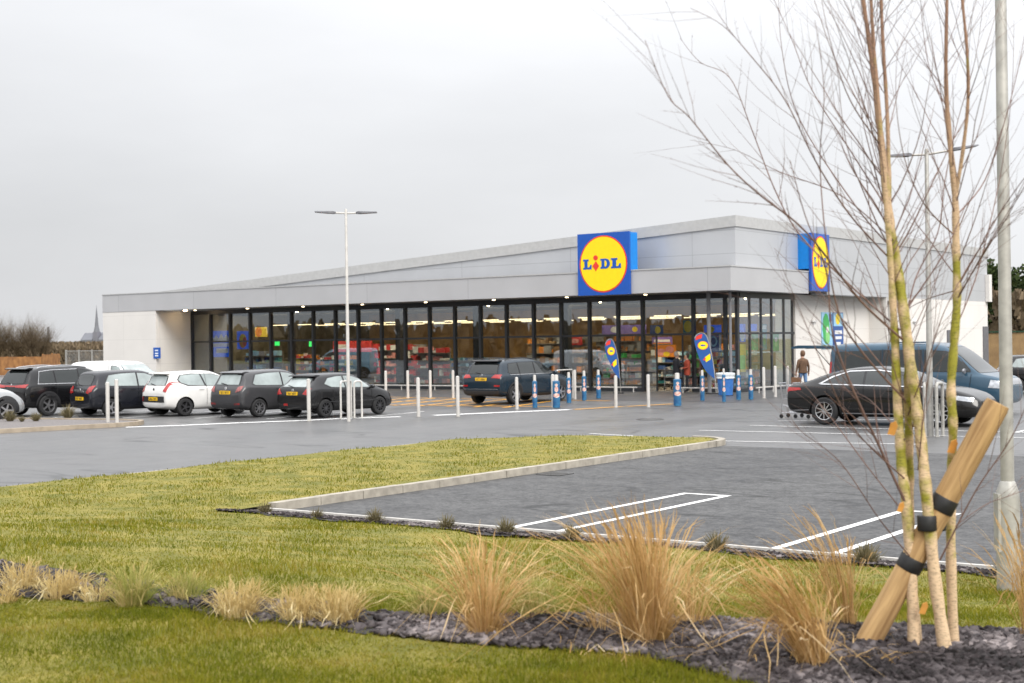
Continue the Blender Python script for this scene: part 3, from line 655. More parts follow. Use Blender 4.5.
AL = ax.length; m_.tube([Vector((0, 0, AL*t)) for t in (0, .1, .25, .4, .55, .7, .85, .985, 1.0)], [R0*1.05, R0*1.04, R0*1.0, R0*.99, R0*1.0, R0*1.01, R0*1.02, R0*1.0, R0*.93], 24)
sp_ = m_.build('post', stake_m, stk, True); sp_.rotation_mode = 'QUATERNION'; sp_.rotation_quaternion = ax.to_track_quat('Z', 'Y')
rub = mat('black_rubber_strap', (0.012, 0.012, 0.013), 0.55, var=0.3, scale=30)
def strap(px, py, wpx, rx, tilt, dw):
    p = at_depth(px, py, W0+dw)-s0; d = ax.normalized(); q = wpx*u/2
    dd = (d*(1-tilt)+Vector((0, 0, 1))*tilt).normalized(); sc = rx
    MB().tube([p-dd*q, p-dd*q*.9, p+dd*q*.9, p+dd*q], [R0*sc*.96, R0*sc, R0*sc, R0*sc*.96], 20).build('strap', rub, stk, True)
def on_axis(t): return s0+ax*t
for t, q, sc in ((0.60, 15, 1.07), (0.36, 14, 1.06)):
    p = ax*t; d = ax.normalized(); h = q*u/2
    MB().tube([p-d*h, p-d*h*.9, p+d*h*.9, p+d*h], [R0*sc*.97, R0*sc, R0*sc, R0*sc*.97], 24).build('strap', rub, stk, True)
# the middle strap runs round the two stems beside the stake
p = TP(930, 523, -.02)+root-s0
for (px, py, dw, rx, hh) in ((927, 523, -.05, 9.5, 15), (938, 523, .0, 8, 15), (910, 559, .02, 8, 14)):
    p = at_depth(px, py, W0+dw)-s0; z = Vector((0, 0, 1)); h = hh*u/2
    MB().tube([p-z*h, p-z*h*.9, p+z*h*.9, p+z*h], [rx*u*.95, rx*u, rx*u, rx*u*.95], 16).build('strap', rub, stk, True)
# fallen stalks on the slate
V = []; fs = []
b = []; t_ = []
for _ in range(60):
    x, y, z = gp_fast(random.uniform(560, 900), random.uniform(640, 672)); a = random.uniform(0, 3.1); L = random.uniform(0.06, 0.22)
    b.append((x, y, z+.035)); t_.append((x+L*math.cos(a), y+L*math.sin(a), z+.035+random.uniform(0, .04)))
V, Fq, r = stems_np(np.array(b), np.array(t_), np.full(60, 0.01), np.full(60, 0.006), rng.uniform(0, 1, 60), 5)
np_mesh('fallen_stalks', V, Fq, np.zeros((0, 3), int), tan_m, r)['kind'] = 'stuff'
# ------------------------------------------------------------------ the supermarket
def panel_mat(name, col, pw_, ph_, rough=0.45, metal=0.0, joint=0.6, var=0.05):
    m = bpy.data.materials.new(name); m.use_nodes = True; t = m.node_tree; b = t.nodes['Principled BSDF']
    g = t.nodes.new('ShaderNodeTexCoord'); sp = t.nodes.new('ShaderNodeSeparateXYZ'); t.links.new(g.outputs['Object'], sp.inputs[0])
    ad = t.nodes.new('ShaderNodeMath'); t.links.new(sp.outputs['X'], ad.inputs[0]); t.links.new(sp.outputs['Y'], ad.inputs[1])
    cb = t.nodes.new('ShaderNodeCombineXYZ'); t.links.new(ad.outputs[0], cb.inputs['X']); t.links.new(sp.outputs['Z'], cb.inputs['Y'])
    br = t.nodes.new('ShaderNodeTexBrick'); br.offset = 0.0; br.inputs['Scale'].default_value = 1.0; br.inputs['Brick Width'].default_value = pw_; br.inputs['Row Height'].default_value = ph_
    br.inputs['Mortar Size'].default_value = 0.012; br.inputs['Mortar Smooth'].default_value = 0.2
    br.inputs['Color1'].default_value = (*[c*(1-var) for c in col], 1); br.inputs['Color2'].default_value = (*[min(1, c*(1+var)) for c in col], 1); br.inputs['Mortar'].default_value = (*[c*joint for c in col], 1)
    t.links.new(cb.outputs[0], br.inputs['Vector'])
    n = t.nodes.new('ShaderNodeTexNoise'); n.inputs['Scale'].default_value = 0.8; n.inputs['Detail'].default_value = 6; t.links.new(g.outputs['Object'], n.inputs['Vector'])
    r = t.nodes.new('ShaderNodeMapRange'); r.inputs['To Min'].default_value = 0.9; r.inputs['To Max'].default_value = 1.08; t.links.new(n.outputs['Fac'], r.inputs['Value'])
    s = t.nodes.new('ShaderNodeVectorMath'); s.operation = 'SCALE'; t.links.new(br.outputs['Color'], s.inputs[0]); t.links.new(r.outputs[0], s.inputs['Scale']); t.links.new(s.outputs[0], b.inputs['Base Color'])
    b.inputs['Roughness'].default_value = rough; b.inputs['Metallic'].default_value = metal
    return m
white_wall = panel_mat('white_render_panels', (0.69, 0.665, 0.63), 3.0, 1.35, 0.8, 0, 0.85, 0.02)
fascia_m = panel_mat('grey_fascia_sheet', (0.45, 0.45, 0.46), 6.2, 3.0, 0.42, 0.15, 0.65, 0.02)
clad_m = panel_mat('silver_wall_cladding', (0.50, 0.51, 0.53), 6.2, 0.98, 0.36, 0.35, 0.7, 0.02)
cap_m = mat('grey_parapet_cap', (0.46, 0.46, 0.455), 0.5, var=0.05, metal=0.2)
frame_m = mat('anthracite_frame', (0.018, 0.020, 0.024), 0.4, var=0.1)
plinth_m = mat('dark_plinth', (0.03, 0.03, 0.033), 0.6)
def glass_mat(name, tint, ior, rough=0.0):
    m = bpy.data.materials.new(name); m.use_nodes = True; t = m.node_tree
    t.nodes.remove(t.nodes['Principled BSDF']); out = t.nodes['Material Output']
    tr = t.nodes.new('ShaderNodeBsdfTransparent'); tr.inputs['Color'].default_value = (*tint, 1)
    gl = t.nodes.new('ShaderNodeBsdfGlossy'); gl.inputs['Roughness'].default_value = rough; gl.inputs['Color'].default_value = (0.92, 0.96, 1, 1)
    lw = t.nodes.new('ShaderNodeLayerWeight'); lw.inputs['Blend'].default_value = 0.5
    pw4 = t.nodes.new('ShaderNodeMath'); pw4.operation = 'POWER'; pw4.inputs[1].default_value = 4.0; t.links.new(lw.outputs['Facing'], pw4.inputs[0])
    fr = t.nodes.new('ShaderNodeMath'); fr.operation = 'MULTIPLY_ADD'; fr.inputs[1].default_value = 0.88; fr.inputs[2].default_value = ior; t.links.new(pw4.outputs[0], fr.inputs[0])
    g = t.nodes.new('ShaderNodeTexCoord'); n = t.nodes.new('ShaderNodeTexNoise'); n.inputs['Scale'].default_value = 0.5; n.inputs['Detail'].default_value = 1; t.links.new(g.outputs['Object'], n.inputs['Vector'])
    bp = t.nodes.new('ShaderNodeBump'); bp.inputs['Strength'].default_value = 0.03; bp.inputs['Distance'].default_value = 0.1; t.links.new(n.outputs['Fac'], bp.inputs['Height']); t.links.new(bp.outputs['Normal'], gl.inputs['Normal'])
    mx = t.nodes.new('ShaderNodeMixShader'); t.links.new(fr.outputs[0], mx.inputs['Fac']); t.links.new(tr.outputs[0], mx.inputs[1]); t.links.new(gl.outputs[0], mx.inputs[2]); t.links.new(mx.outputs[0], out.inputs['Surface'])
    return m
glass_m = glass_mat('shopfront_glass', (0.84, 0.88, 0.89), 0.125)
YG = 54.95; XL = -61.6; XR = -27.5; YF = 52.3; XF = -26.45
store = thing('supermarket', 'long low supermarket with sloping silver roofline, glazed front and white end walls', 'supermarket', (-45, YG, 0))
O = Vector((-45, YG, 0))
def sb_(mb, name, m, smooth=False, parent=store):
    o = mb.build(name, m, parent, smooth)
    o.location = -O if parent is store else (0, 0, 0)
    return o
ZS, ZF = 4.28, 5.25
sb_(MB().box((-66.1, YF+0.02, 0), (XL, 86, ZS)), 'wall', white_wall)
# right hand walls: recessed run, pier, door slot, far run, back and floor
sb_(MB().box((-28.4, 60.62, 0), (-27.4, 69.55, ZS)), 'wall', white_wall)
sb_(MB().box((-28.4, 69.55, 0), (XF, 69.65, ZS)).box((-28.4, 70.35, 0), (XF, 86, ZS)), 'wall', white_wall)
sb_(MB().box((XL, 70.0, 0.02), (-28.4, 70.3, ZS)), 'wall', mat('store_back_wall', (0.30, 0.17, 0.06), 0.8, col2=(0.55, 0.32, 0.11), scale=0.9))
sb_(MB().box((-28.0, 69.65, 0), (-27.0, 70.35, ZS)), 'service_door', plinth_m)
sb_(MB().box((XL, 55.0, 0.0), (-28.0, 70.0, 0.02)), 'floor', mat('store_floor_tiles', (0.30, 0.28, 0.26), 0.25, var=0.1, scale=1.5))
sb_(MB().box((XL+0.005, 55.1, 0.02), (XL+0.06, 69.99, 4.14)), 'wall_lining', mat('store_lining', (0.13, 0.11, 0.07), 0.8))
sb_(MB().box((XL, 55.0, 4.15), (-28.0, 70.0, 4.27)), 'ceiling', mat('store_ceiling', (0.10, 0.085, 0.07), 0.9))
# soffit + fascia band
f = MB(); f.box((-66.1, YF, ZS+0.003), (XF, YF+0.7, ZF)); f.box((XF-0.7, YF+0.7, ZS+0.003), (XF, 60.0, ZF))
sb_(f, 'fascia', fascia_m)
sb_(MB().box((-66.1, YF-0.03, ZF), (XF+0.03, YF+0.75, ZF+0.05)).box((XF-0.75, YF+0.75, ZF), (XF+0.03, 60.0, ZF+0.05)), 'fascia_coping', cap_m)
sb_(MB().box((XL, YF+0.7, ZS+0.01), (XF-0.7, YG+0.1, ZS+0.13)).box((-28.2, YG+0.1, ZS+0.01), (XF-0.7, 60.6, ZS+0.13)), 'soffit', mat('soffit_board', (0.30, 0.29, 0.28), 0.7))
# upper wall: sloping parapet, set back behind the fascia
YU, XU = 53.8, -26.97
def ztop(x): return 5.30+(7.46-5.30)*(x+64.5)/(XU+64.5)
sb_(MB().prism([(-64.5, 4.42), (XU, 4.42), (XU, ztop(XU)-0.46), (-64.5, ztop(-64.5)-0.46)], 'y', YU, 86.0), 'upper_wall', clad_m)
sb_(MB().prism([(-64.9, ztop(-64.9)-0.46), (XU+0.06, ztop(XU)-0.46), (XU+0.06, ztop(XU)), (-64.9, ztop(-64.9))], 'y', YU-0.07, 86.1), 'parapet', cap_m)
sb_(MB().box((XU-0.3, 62.05, ZS+0.003), (XF, 86.0, ztop(XU)-0.50)), 'upper_wall', clad_m)
sb_(MB().box((XU-0.3, 62.0, ztop(XU)-0.50), (XF+0.06, 86.15, ztop(XU)-0.02)), 'parapet', cap_m)
# front glazing
MX = [-61.60, -60.05, -58.48, -56.92, -55.34, -53.78, -52.2, -50.62, -49.04, -47.46, -45.9, -44.32, -42.74, -41.17, -39.62, -38.05, -36.5, -34.95, -33.42, -32.14]
fr = MB(); TZ = 2.52
for x in MX+[-29.6, -28.06, XR]: fr.box((x-0.065, YG-0.11, 0.0), (x+0.065, YG+0.08, 4.1))
fr.box((XL, YG-0.10, 4.05), (XR+0.065, YG+0.09, ZS)); fr.box((XL, YG-0.08, 0.004), (-32.14, YG+0.07, 0.16)); fr.box((-29.6, YG-0.08, 0.004), (XR, YG+0.07, 0.16))
fr.box((XL, YG-0.07, TZ-0.045), (XR, YG+0.06, TZ+0.045))
sy = [on_x(px, 350, XR).y for px in (749.9, 761.3, 771.8, 784)]
SY = [YG]+sy+[60.5]
for y in SY[1:]: fr.box((XR-0.05, y-0.07, 0), (XR+0.03, y+0.07, 4.1))
fr.box((XR-0.08, YG+0.1, 4.05), (XR+0.09, 60.6, ZS)); fr.box((XR-0.07, YG+0.1, 0.004), (XR+0.08, 60.6, 0.16)); fr.box((XR-0.06, YG+0.1, TZ-0.045), (XR+0.07, 60.6, TZ+0.045))
sb_(fr, 'glazing_frame', frame_m)
sb_(MB().tube([(-28.0, 53.3, 0), (-28.0, 53.3, ZS)], 0.085, 14).tube([(-27.0, 53.3, 0.0), (-27.0, 53.3, ZS)], 0.06, 12), 'column', mat('steel_column', (0.17, 0.17, 0.18), 0.45, var=0.08), True)
for a, b in list(zip(MX[:-1], MX[1:]))+[(-29.6, -28.06), (-28.06, XR)]:
    sb_(MB().box((a+0.065, YG-0.01, 0.16), (b-0.065, YG+0.004, TZ-0.045)).box((a+0.065, YG-0.01, TZ+0.045), (b-0.065, YG+0.004, 4.05)), 'window', glass_m)
sb_(MB().box((-32.07, YG-0.01, TZ+0.045), (-29.67, YG+0.004, 4.05)), 'window', glass_m)
for a, b in zip(SY[:-1], SY[1:]):
    sb_(MB().box((XR-0.01, a+0.1, 0.16), (XR+0.004, b-0.06, TZ-0.045)).box((XR-0.01, a+0.1, TZ+0.045), (XR+0.004, b-0.06, 4.05)), 'window', glass_m)
for x0, x1, x in ((-32.07, -31.53, -31.5), (-30.17, -29.67, -30.2)):
    d = sb_(MB().box((x0, YG+0.05, 0.03), (x1, YG+0.09, TZ-0.05)), 'sliding_door', glass_m)
    MB().box((x-0.03, YG+0.04, 0.02), (x+0.03, YG+0.10, TZ-0.05)).build('door_frame', frame_m, d)
warm = mat('warm_lamp', (1, 0.9, 0.7), 0.5, emis=(1.0, 0.80, 0.52), estr=5)
for x in [-64.0, -62.2]+[-60+4.1*i for i in range(8)]:
    sb_(MB().lathe([(0.0, ZS+0.004), (0.07, ZS+0.004), (0.07, ZS-0.03), (0.0, ZS-0.03)], (x, 53.75 if x > -61.6 else 53.6, 0), 14), 'soffit_light', warm) if x > -61.6 else None
sb_(MB().lathe([(0.0, ZS+0.004), (0.09, ZS+0.004), (0.09, ZS-0.03), (0.0, ZS-0.03)], (-60.75, 53.7, 0), 14), 'soffit_light', mat('soffit_lamp_end', (1, .9, .7), 0.5, emis=(1.0, 0.72, 0.42), estr=60))
strip = mat('ceiling_strip', (1, 0.9, 0.7), 0.5, emis=(1.0, 0.74, 0.40), estr=3.0)
for y in (60.4, 64.0, 67.6):
    for k in range(5):
        x = -60.8+6.5*k
        for q_ in range(3): sb_(MB().box((x+q_*2.1+.1, y-0.03, 3.44), (x+q_*2.1+1.6, y+0.03, 3.47)), 'ceiling_and_fill_light', strip)
for y, x in ((62.6, XF), (66.6, XF), (73.5, XF), (79.5, XF)):
    xx = -27.4 if y < 69 else XF
    l = sb_(MB().box((xx, y-0.28, 3.02), (xx+0.10, y+0.28, 3.10)).box((xx, y-0.05, 2.9), (xx+0.06, y+0.05, 3.02)), 'wall_lamp', mat('wall_lamp_shell', (0.62, 0.61, 0.6), 0.4))
for y0, y1, zt in ((78.6, 79.8, 2.6), (85.0, 85.9, 2.8)): sb_(MB().box((-26.449, y0, 0.01), (-26.38, y1, zt)), 'service_door', mat('grey_service_door', (0.12, 0.12, 0.13), 0.5))
sb_(MB().box((-26.449, 69.63, 4.1), (-26.42, 70.37, 4.27)), 'door_head', cap_m)
sb_(MB().box((-26.44, 85.6, ZS), (-26.2, 86.1, 5.9)), 'downpipe_hopper', white_wall)
sb_(MB().box((-30.2, 60.0, ztop(-30)), (-28.6, 61.6, ztop(-28)+0.35)), 'rooflight', cap_m)
# ------------------------------------------------------------------ logo signs
blue_m = mat('sign_blue', (0.0, 0.075, 0.40), 0.35, var=0.06, coat=0.2); yel_m = mat('sign_yellow', (0.92, 0.66, 0.0), 0.4, var=0.03); red_m = mat('sign_red', (0.72, 0.04, 0.02), 0.4, var=0.05); sblue = mat('sign_side_blue', (0.0, 0.20, 0.62), 0.35, var=0.05)
def logo(root, S, W, y0):
    """round emblem with the four letters on a face at local y0 looking along -y; S = height, W = width"""
    k = W/S
    def circ(r, n=64): return [(r*k*math.cos(2*math.pi*i/n), r*math.sin(2*math.pi*i/n)) for i in range(n)]
    MB().prism([(a*S, b*S) for a, b in circ(0.458)], 'y', y0-0.010, y0).build('ring', red_m, root)
    MB().prism([(a*S, b*S) for a, b in circ(0.436)], 'y', y0-0.020, y0-0.010).build('disc', yel_m, root)
    def put(poly, x, z, w_, h_, m, name, lift=0.030):
        MB().prism([((x+a*w_)*W, (z+b*h_)*S) for a, b in poly], 'y', y0-lift, y0-0.020).build(name, m, root)
    Lp = [(0, 0), (1, 0), (1, .46), (.84, .46), (.74, .2), (.52, .2), (.52, .82), (.66, .82), (.66, 1), (0, 1), (0, .82), (.14, .82), (.14, .18), (0, .18)]
    arc = [(.55+.45*math.cos(t), .5+.5*math.sin(t)) for t in [(-90+180*i/14)*math.pi/180 for i in range(15)]]
    Dp = [(0, 0)]+arc+[(0, 1), (0, .82), (.12, .82), (.12, .18), (0, .18)]
    hole = [(.46, .2)]+[(.5+.17*math.cos(t), .5+.3*math.sin(t)) for t in [(-90+180*i/10)*math.pi/180 for i in range(11)]]+[(.46, .8)]
    put(Lp, -.385, -.078, .165, .162, blue_m, 'letter'); put(Dp, -.050, -.078, .185, .162, blue_m, 'letter'); put(hole, -.050, -.078, .185, .162, yel_m, 'letter_counter', 0.036); put(Lp, .155, -.078, .19, .162, blue_m, 'letter')
    put([(.5, 0), (.62, .13), (.72, .22), (1, .52), (.52, 1), (0, .52), (.34, .2), (.44, .1)], -.205, -.115, .13, .165, red_m, 'letter')
    put([(.5+.5*math.cos(2*math.pi*i/20), .5+.5*math.sin(2*math.pi*i/20)) for i in range(20)], -.185, .062, .088, .082, red_m, 'letter')
def logo_sign(loc, rz, S, W, D, label):
    r = thing('store_sign', label, 'sign', loc, rz, 'blue square logo signs on the building')
    MB().box((-W/2, 0, -S/2), (W/2, 0.12, S/2)).build('panel', blue_m, r)
    MB().box((-W/2+0.02, 0.12, -S/2+1.0), (W/2-0.02, D, S/2-0.02)).build('box_side', sblue, r)
    logo(r, S, W, 0.0); return r
logo_sign((-32.45, YF-0.14, 5.60), 0, 2.68, 2.62, 0.72, 'big blue square sign with round yellow LIDL emblem on the long glazed front')
logo_sign((XF+0.14, 61.05, 5.72), R(90), 2.62, 2.05, 0.75, 'blue square sign with round yellow LIDL emblem on the side wall')
MBs = thing('height_sign', 'small blue notice on the pale wall left of the glazing', 'sign', (0, 0, 0))
p = on_y(157, 353, YF); MBs.location = p
MB().box((-0.28, -0.02, -0.30), (0.28, 0.018, 0.30)).build('plate', mat('notice_blue', (0.01, 0.09, 0.40), 0.4), MBs)
for z in (0.14, -0.02, -0.15): MB().box((-0.14, -0.026, z-0.035), (0.12, -0.02, z+0.035)).build('mark', mat('notice_white', (0.75, 0.78, 0.8), 0.5), MBs)
# posters on the side wall
def poster(c, w_, h_, face, cols, label, name='wall_poster', group=None, rz=None):
    """cols: list of (x0,z0,x1,z1,material) in unit coordinates drawn as raised print on a board"""
    r = thing(name, label, 'poster', c, R(90) if face == 'x' else 0, group)
    MB().box((-w_/2, 0, -h_/2), (w_/2, 0.03, h_/2)).build('board', cols[0], r)
    for i, (sh, m) in enumerate(cols[1:]):
        MB().prism([(a*w_, b*h_) for a, b in sh], 'y', -0.004-0.002*i, 0).build('print', m, r)
    return r
def blob(cx, cz, rx, rz, n=18, k=0.0): return [(cx+rx*math.cos(2*math.pi*i/n)*(1+k*math.sin(3*i)), cz+rz*math.sin(2*math.pi*i/n)) for i in range(n)]
def rect(a, b, c, d): return [(a, b), (c, b), (c, d), (a, d)]
lt = lambda n, c: mat('print_'+n, c, 0.5, var=0.08, scale=10)
sky_b, navy, green, lgreen, white_p, orange_p, yellow_p, red_p, pink_p, teal_p, grey_p, purple_p = lt('sky', (0.30, 0.55, 0.75)), lt('navy', (0.03, 0.09, 0.30)), lt('green', (0.05, 0.38, 0.10)), lt('light_green', (0.25, 0.6, 0.2)), lt('white', (0.75, 0.76, 0.76)), lt('orange', (0.70, 0.24, 0.03)), lt('yellow', (0.80, 0.60, 0.03)), lt('red', (0.55, 0.03, 0.03)), lt('pink', (0.70, 0.30, 0.28)), lt('teal', (0.03, 0.22, 0.26)), lt('grey', (0.25, 0.26, 0.28)), lt('purple', (0.20, 0.14, 0.45))
pa = on_x(826.5, 331, -27.42); pb = on_x(839, 331, -27.42)
poster((-27.36, 64.15, 2.62), 1.25, 1.75, 'x', [sky_b, (blob(-.1, .05, .33, .42, k=.1), green), (blob(.05, -.12, .2, .26), lgreen), (blob(.02, .02, .13, .08), white_p), (rect(.2, .25, .45, .45), navy)], 'pale blue poster with a big green leafy figure on the white side wall', group='posters on the white side wall')
poster((-27.36, 65.5, 2.62), 1.25, 1.75, 'x', [navy, (rect(-.45, .12, .45, .48), sky_b), (blob(-.05, .32, .22, .16), yellow_p), (rect(-.35, -.10, .35, .0), white_p), (rect(-.3, -.24, .3, -.16), white_p), (rect(-.25, -.4, .2, -.32), white_p)], 'dark blue poster with yellow spot and white lines on the white side wall', group='posters on the white side wall')
# posters and hanging boards behind the glass
H = 'boards and posters behind the shop windows'
def px_board(px0, px1, py0, py1, Y, cols, label, name='window_poster'):
    a = on_y(px0, (py0+py1)/2, Y); b = on_y(px1, (py0+py1)/2, Y); t = on_y((px0+px1)/2, py0, Y); q = on_y((px0+px1)/2, py1, Y)
    return poster(((a.x+b.x)/2, Y, (t.z+q.z)/2), b.x-a.x, t.z-q.z, 'y', cols, label, name, H)
sq = [(-.42, .10), (-.36, .30), (-.3, .12), (-.24, .3), (-.16, .1), (-.1, .34), (-.03, .12), (.04, .30), (.12, .12), (.2, .36), (.28, .14), (.36, .32), (.44, .1), (.4, -.02), (-.4, -.02)]
bright = mat('glow_blue_board', (0.01, 0.10, 0.55), 0.4, emis=(0.01, 0.09, 0.6), estr=0.35)  # glow put into the blue of these boards and posters
px_board(199, 231, 331, 351, 56.2, [bright, (sq, white_p), (rect(-.30, -.30, .45, -.12), white_p), (blob(-.46, .0, .05, .12), red_p)], 'bright blue hanging board with white script at the left end of the shop window', 'hanging_board')
px_board(213, 230, 347, 357, 56.0, [bright, (rect(-.3, -.1, .4, .35), white_p)], 'lower drop shaped blue board below the white script, left end of the window', 'hanging_board')
px_board(237, 250, 331, 349, 56.2, [bright, (blob(-.05, -.05, .3, .4), orange_p), (blob(-.05, .12, .24, .2), yellow_p), (blob(.1, -.1, .16, .26), red_p)], 'blue hanging board with a yellow and red shape near the left of the window', 'hanging_board')
for px, py, l in ((261, 332, 'orange and yellow hanging disc above the aisle third bay from the left'),):
    px_board(px-6, px+6, py-5, py+5, 57.5, [yellow_p, (blob(-.2, 0, .28, .5), orange_p)], l, 'hanging_board')
ex = mat('exit_green', (0.02, 0.35, 0.05), 0.4, emis=(0.05, 0.8, 0.15), estr=1.2)
for px, py, w_, l in ((254, 347, 2.2, 'narrow lit green sign in the fourth window bay'), (277, 343, 4.5, 'lit green sign in the fifth window bay'), (311, 344, 4, 'lit green sign left of the red display'), (347, 343, 3, 'lit green sign above the red display')):
    px_board(px-w_/2, px+w_/2, py-2.6, py+2.6, 60, [ex], l, 'green_sign')
px_board(333, 372, 341, 352, 59.5, [red_p, (rect(-.4, -.2, -.1, .2), white_p)], 'red header board over the red drinks display', 'hanging_board')
px_board(602, 646, 325, 334, 57, [purple_p, (blob(-.2, 0, .1, .35), white_p), (blob(.25, 0, .06, .3), yellow_p)], 'purple banner hung above the entrance lobby', 'hanging_board')
px_board(650, 663, 325, 334, 56.4, [navy, (blob(.1, -.05, .22, .4), yellow_p)], 'blue board with a yellow drop left of the open door', 'hanging_board')
px_board(683, 693, 320, 333, 56, [teal_p, (blob(0, 0, .42, .45), yellow_p)], 'dark board with round yellow emblem above the door', 'hanging_board')
px_board(704, 721, 325, 332.5, 55.5, [bright, (blob(-.05, -.08, .16, .42), yellow_p)], 'blue board with yellow drop at the top right of the entrance glazing', 'hanging_board')
px_board(706, 721, 334, 352, 55.6, [navy, (blob(0, .1, .26, .3), sky_b), (blob(0, .1, .16, .2), navy), (rect(.38, -.45, .48, .45), white_p)], 'blue poster with a pale ring right of the feather flag', 'window_poster')
def px_side(px0, px1, py0, py1, X, cols, label):
    a = on_x(px0, (py0+py1)/2, X); b = on_x(px1, (py0+py1)/2, X); t = on_x((px0+px1)/2, py0, X); q = on_x((px0+px1)/2, py1, X)
    return poster((X, (a.y+b.y)/2, (t.z+q.z)/2), b.y-a.y, t.z-q.z, 'x', cols, label, 'window_poster', H)
px_side(739, 745.5, 324, 342, -27.7, [bright, (rect(-.4, -.3, .4, .05), white_p), (rect(-.2, -.45, .2, -.3), white_p)], 'blue and white poster in the first side window right of the corner')
px_side(751, 757, 324, 331, -27.7, [bright], 'plain blue poster at the top of the second side window')
px_side(752, 758, 333, 350, -27.8, [green, (blob(0, 0, .25, .4), lgreen)], 'green poster in the second side window')
px_side(762, 767, 324, 350, -27.8, [teal_p, (rect(-.4, .3, .4, .45), white_p), (blob(0, -.1, .3, .2), green)], 'teal poster in the third side window')
px_side(773, 779, 332, 351, -27.8, [green, (blob(0, .1, .25, .12), white_p), (blob(0, -.15, .25, .12), lgreen)], 'green poster with pale discs in the fourth side window')
px_side(739, 746, 344, 372, -27.8, [yellow_p, (rect(-.4, -.4, .4, .1), lgreen)], 'yellow green display panel low in the first side window')
px_side(748, 783, 351.2, 352.8, -27.85, [white_p], 'white horizontal shelf strip across the side windows')
# shelving inside
pal = {'warm': [orange_p, yellow_p, white_p, red_p], 'red': [red_p, pink_p, red_p, white_p], 'teal': [teal_p, grey_p, sky_b, navy], 'brown': [lt('brown', (0.22, 0.12, 0.05)), lt('buff', (0.35, 0.22, 0.10)), orange_p, grey_p], 'mix': [pink_p, green, white_p, orange_p], 'blue': [navy, sky_b, teal_p, white_p]}
shelf_m = mat('shelf_grey', (0.20, 0.19, 0.18), 0.5)
def shelf(x, y, L, h, key, label, rz=0):
    r = thing('shelf_unit', label, 'shelf', (x, y, 0.02), rz, 'stocked shelf units inside the shop')
    m = MB(); m.box((-L/2, 0.25, 0), (L/2, 0.32, h))
    for k in range(5): m.box((-L/2, -0.25, 0.12+k*h/5), (L/2, 0.25, 0.15+k*h/5))
    m.build('rack', shelf_m, r)
    g = MB()
    for k in range(5):
        xx = -L/2+0.03
        while xx < L/2-0.1:
            wd = random.uniform(0.05, 0.45); hh = random.uniform(0.25, 0.95)*(h/5-0.05)
            if random.random() < .12: xx += wd; continue
            g.cur = random.randrange(4); g.box((xx, -0.23+random.uniform(0, .2), 0.152+k*h/5), (min(xx+wd, L/2), 0.21, 0.152+k*h/5+hh)); xx += wd+0.01
    g.build('goods', pal[key], r)['kind'] = 'stuff'
for x, y, L, h, k, l in [(-59.3, 58.2, 2.6, 1.9, 'teal', 'tall teal freezer cabinets at the left end of the shop'), (-56.6, 58.6, 2.2, 1.7, 'warm', 'shelf of yellow and orange goods under the hanging disc'), (-53.6, 58.2, 2.6, 1.6, 'warm', 'orange lit fruit shelf left of the red display'),
                         (-50.3, 59.6, 3.4, 2.2, 'red', 'red drinks display behind the centre left windows'), (-47.0, 58.3, 2.2, 2.0, 'red', 'pink and red shelf at the right end of the red display'), (-44.0, 57.6, 2.2, 1.5, 'teal', 'dark teal shelf behind the middle windows'),
                         (-41.2, 61.5, 3.6, 2.5, 'brown', 'brown goods shelf behind the middle windows'), (-38.2, 64.0, 4.6, 2.6, 'brown', 'long brown back shelf behind the dark blue car'), (-35.6, 58.8, 2.0, 1.6, 'mix', 'mixed shelf with pink and white packets right of the dark blue car'),
                         (-33.4, 60.5, 3.0, 1.7, 'blue', 'blue chiller shelf left of the entrance'), (-31.2, 59.5, 2.6, 2.0, 'mix', 'fruit and flower shelf straight behind the open door')]: shelf(x, y, L, h, k, l)
for y, k, l in ((56.2, 'warm', 'shelf of yellow goods behind the first side window'), (58.0, 'blue', 'dark blue shelf behind the middle side windows'), (59.7, 'mix', 'shelf of red and green packets behind the last side window')):
    shelf(-29.3, y, 1.5, 1.7, k, l, R(90))
for y in (56.3, 58.2):
    for k in range(5):
        x = -60.8+6.5*k
        sb_(MB().box((x, y-0.06, 4.06), (x+6.1, y+0.06, 4.12)), 'ceiling_and_fill_light', mat('hidden_fill_strip', (1, .9, .7), .5, emis=(1.0, 0.78, 0.48), estr=26)); sb_(MB().box((x, y-0.16, 3.99), (x+6.1, y-0.12, 4.145)), 'fill_strip_blind', frame_m)  # hidden strips added to brighten the goods; blinds keep them out of view
px_board(652, 672, 337, 344, 58.2, [purple_p, (rect(-.4, -.2, .4, .15), white_p), (rect(-.45, -.48, .45, -.3), orange_p)], 'purple and orange header over the fruit stand inside the door', 'hanging_board')
px_board(655, 676, 345, 357, 58.6, [orange_p, (blob(-.2, -.1, .22, .3), pink_p), (blob(.2, .1, .2, .3), pink_p), (blob(.05, -.25, .16, .2), yellow_p)], 'orange and pink fruit picture inside the door', 'hanging_board')
px_board(567, 582, 337, 345, 57.5, [red_p, (blob(0, 0, .3, .3), pink_p)], 'red hanging disc board behind the windows left of the flag', 'hanging_board')
# interior columns
for x in (-55.0, -47.3, -42.3, -37.0): sb_(MB().box((x-.16, 56.0, 0.02), (x+.16, 56.32, 4.15)), 'column', frame_m)
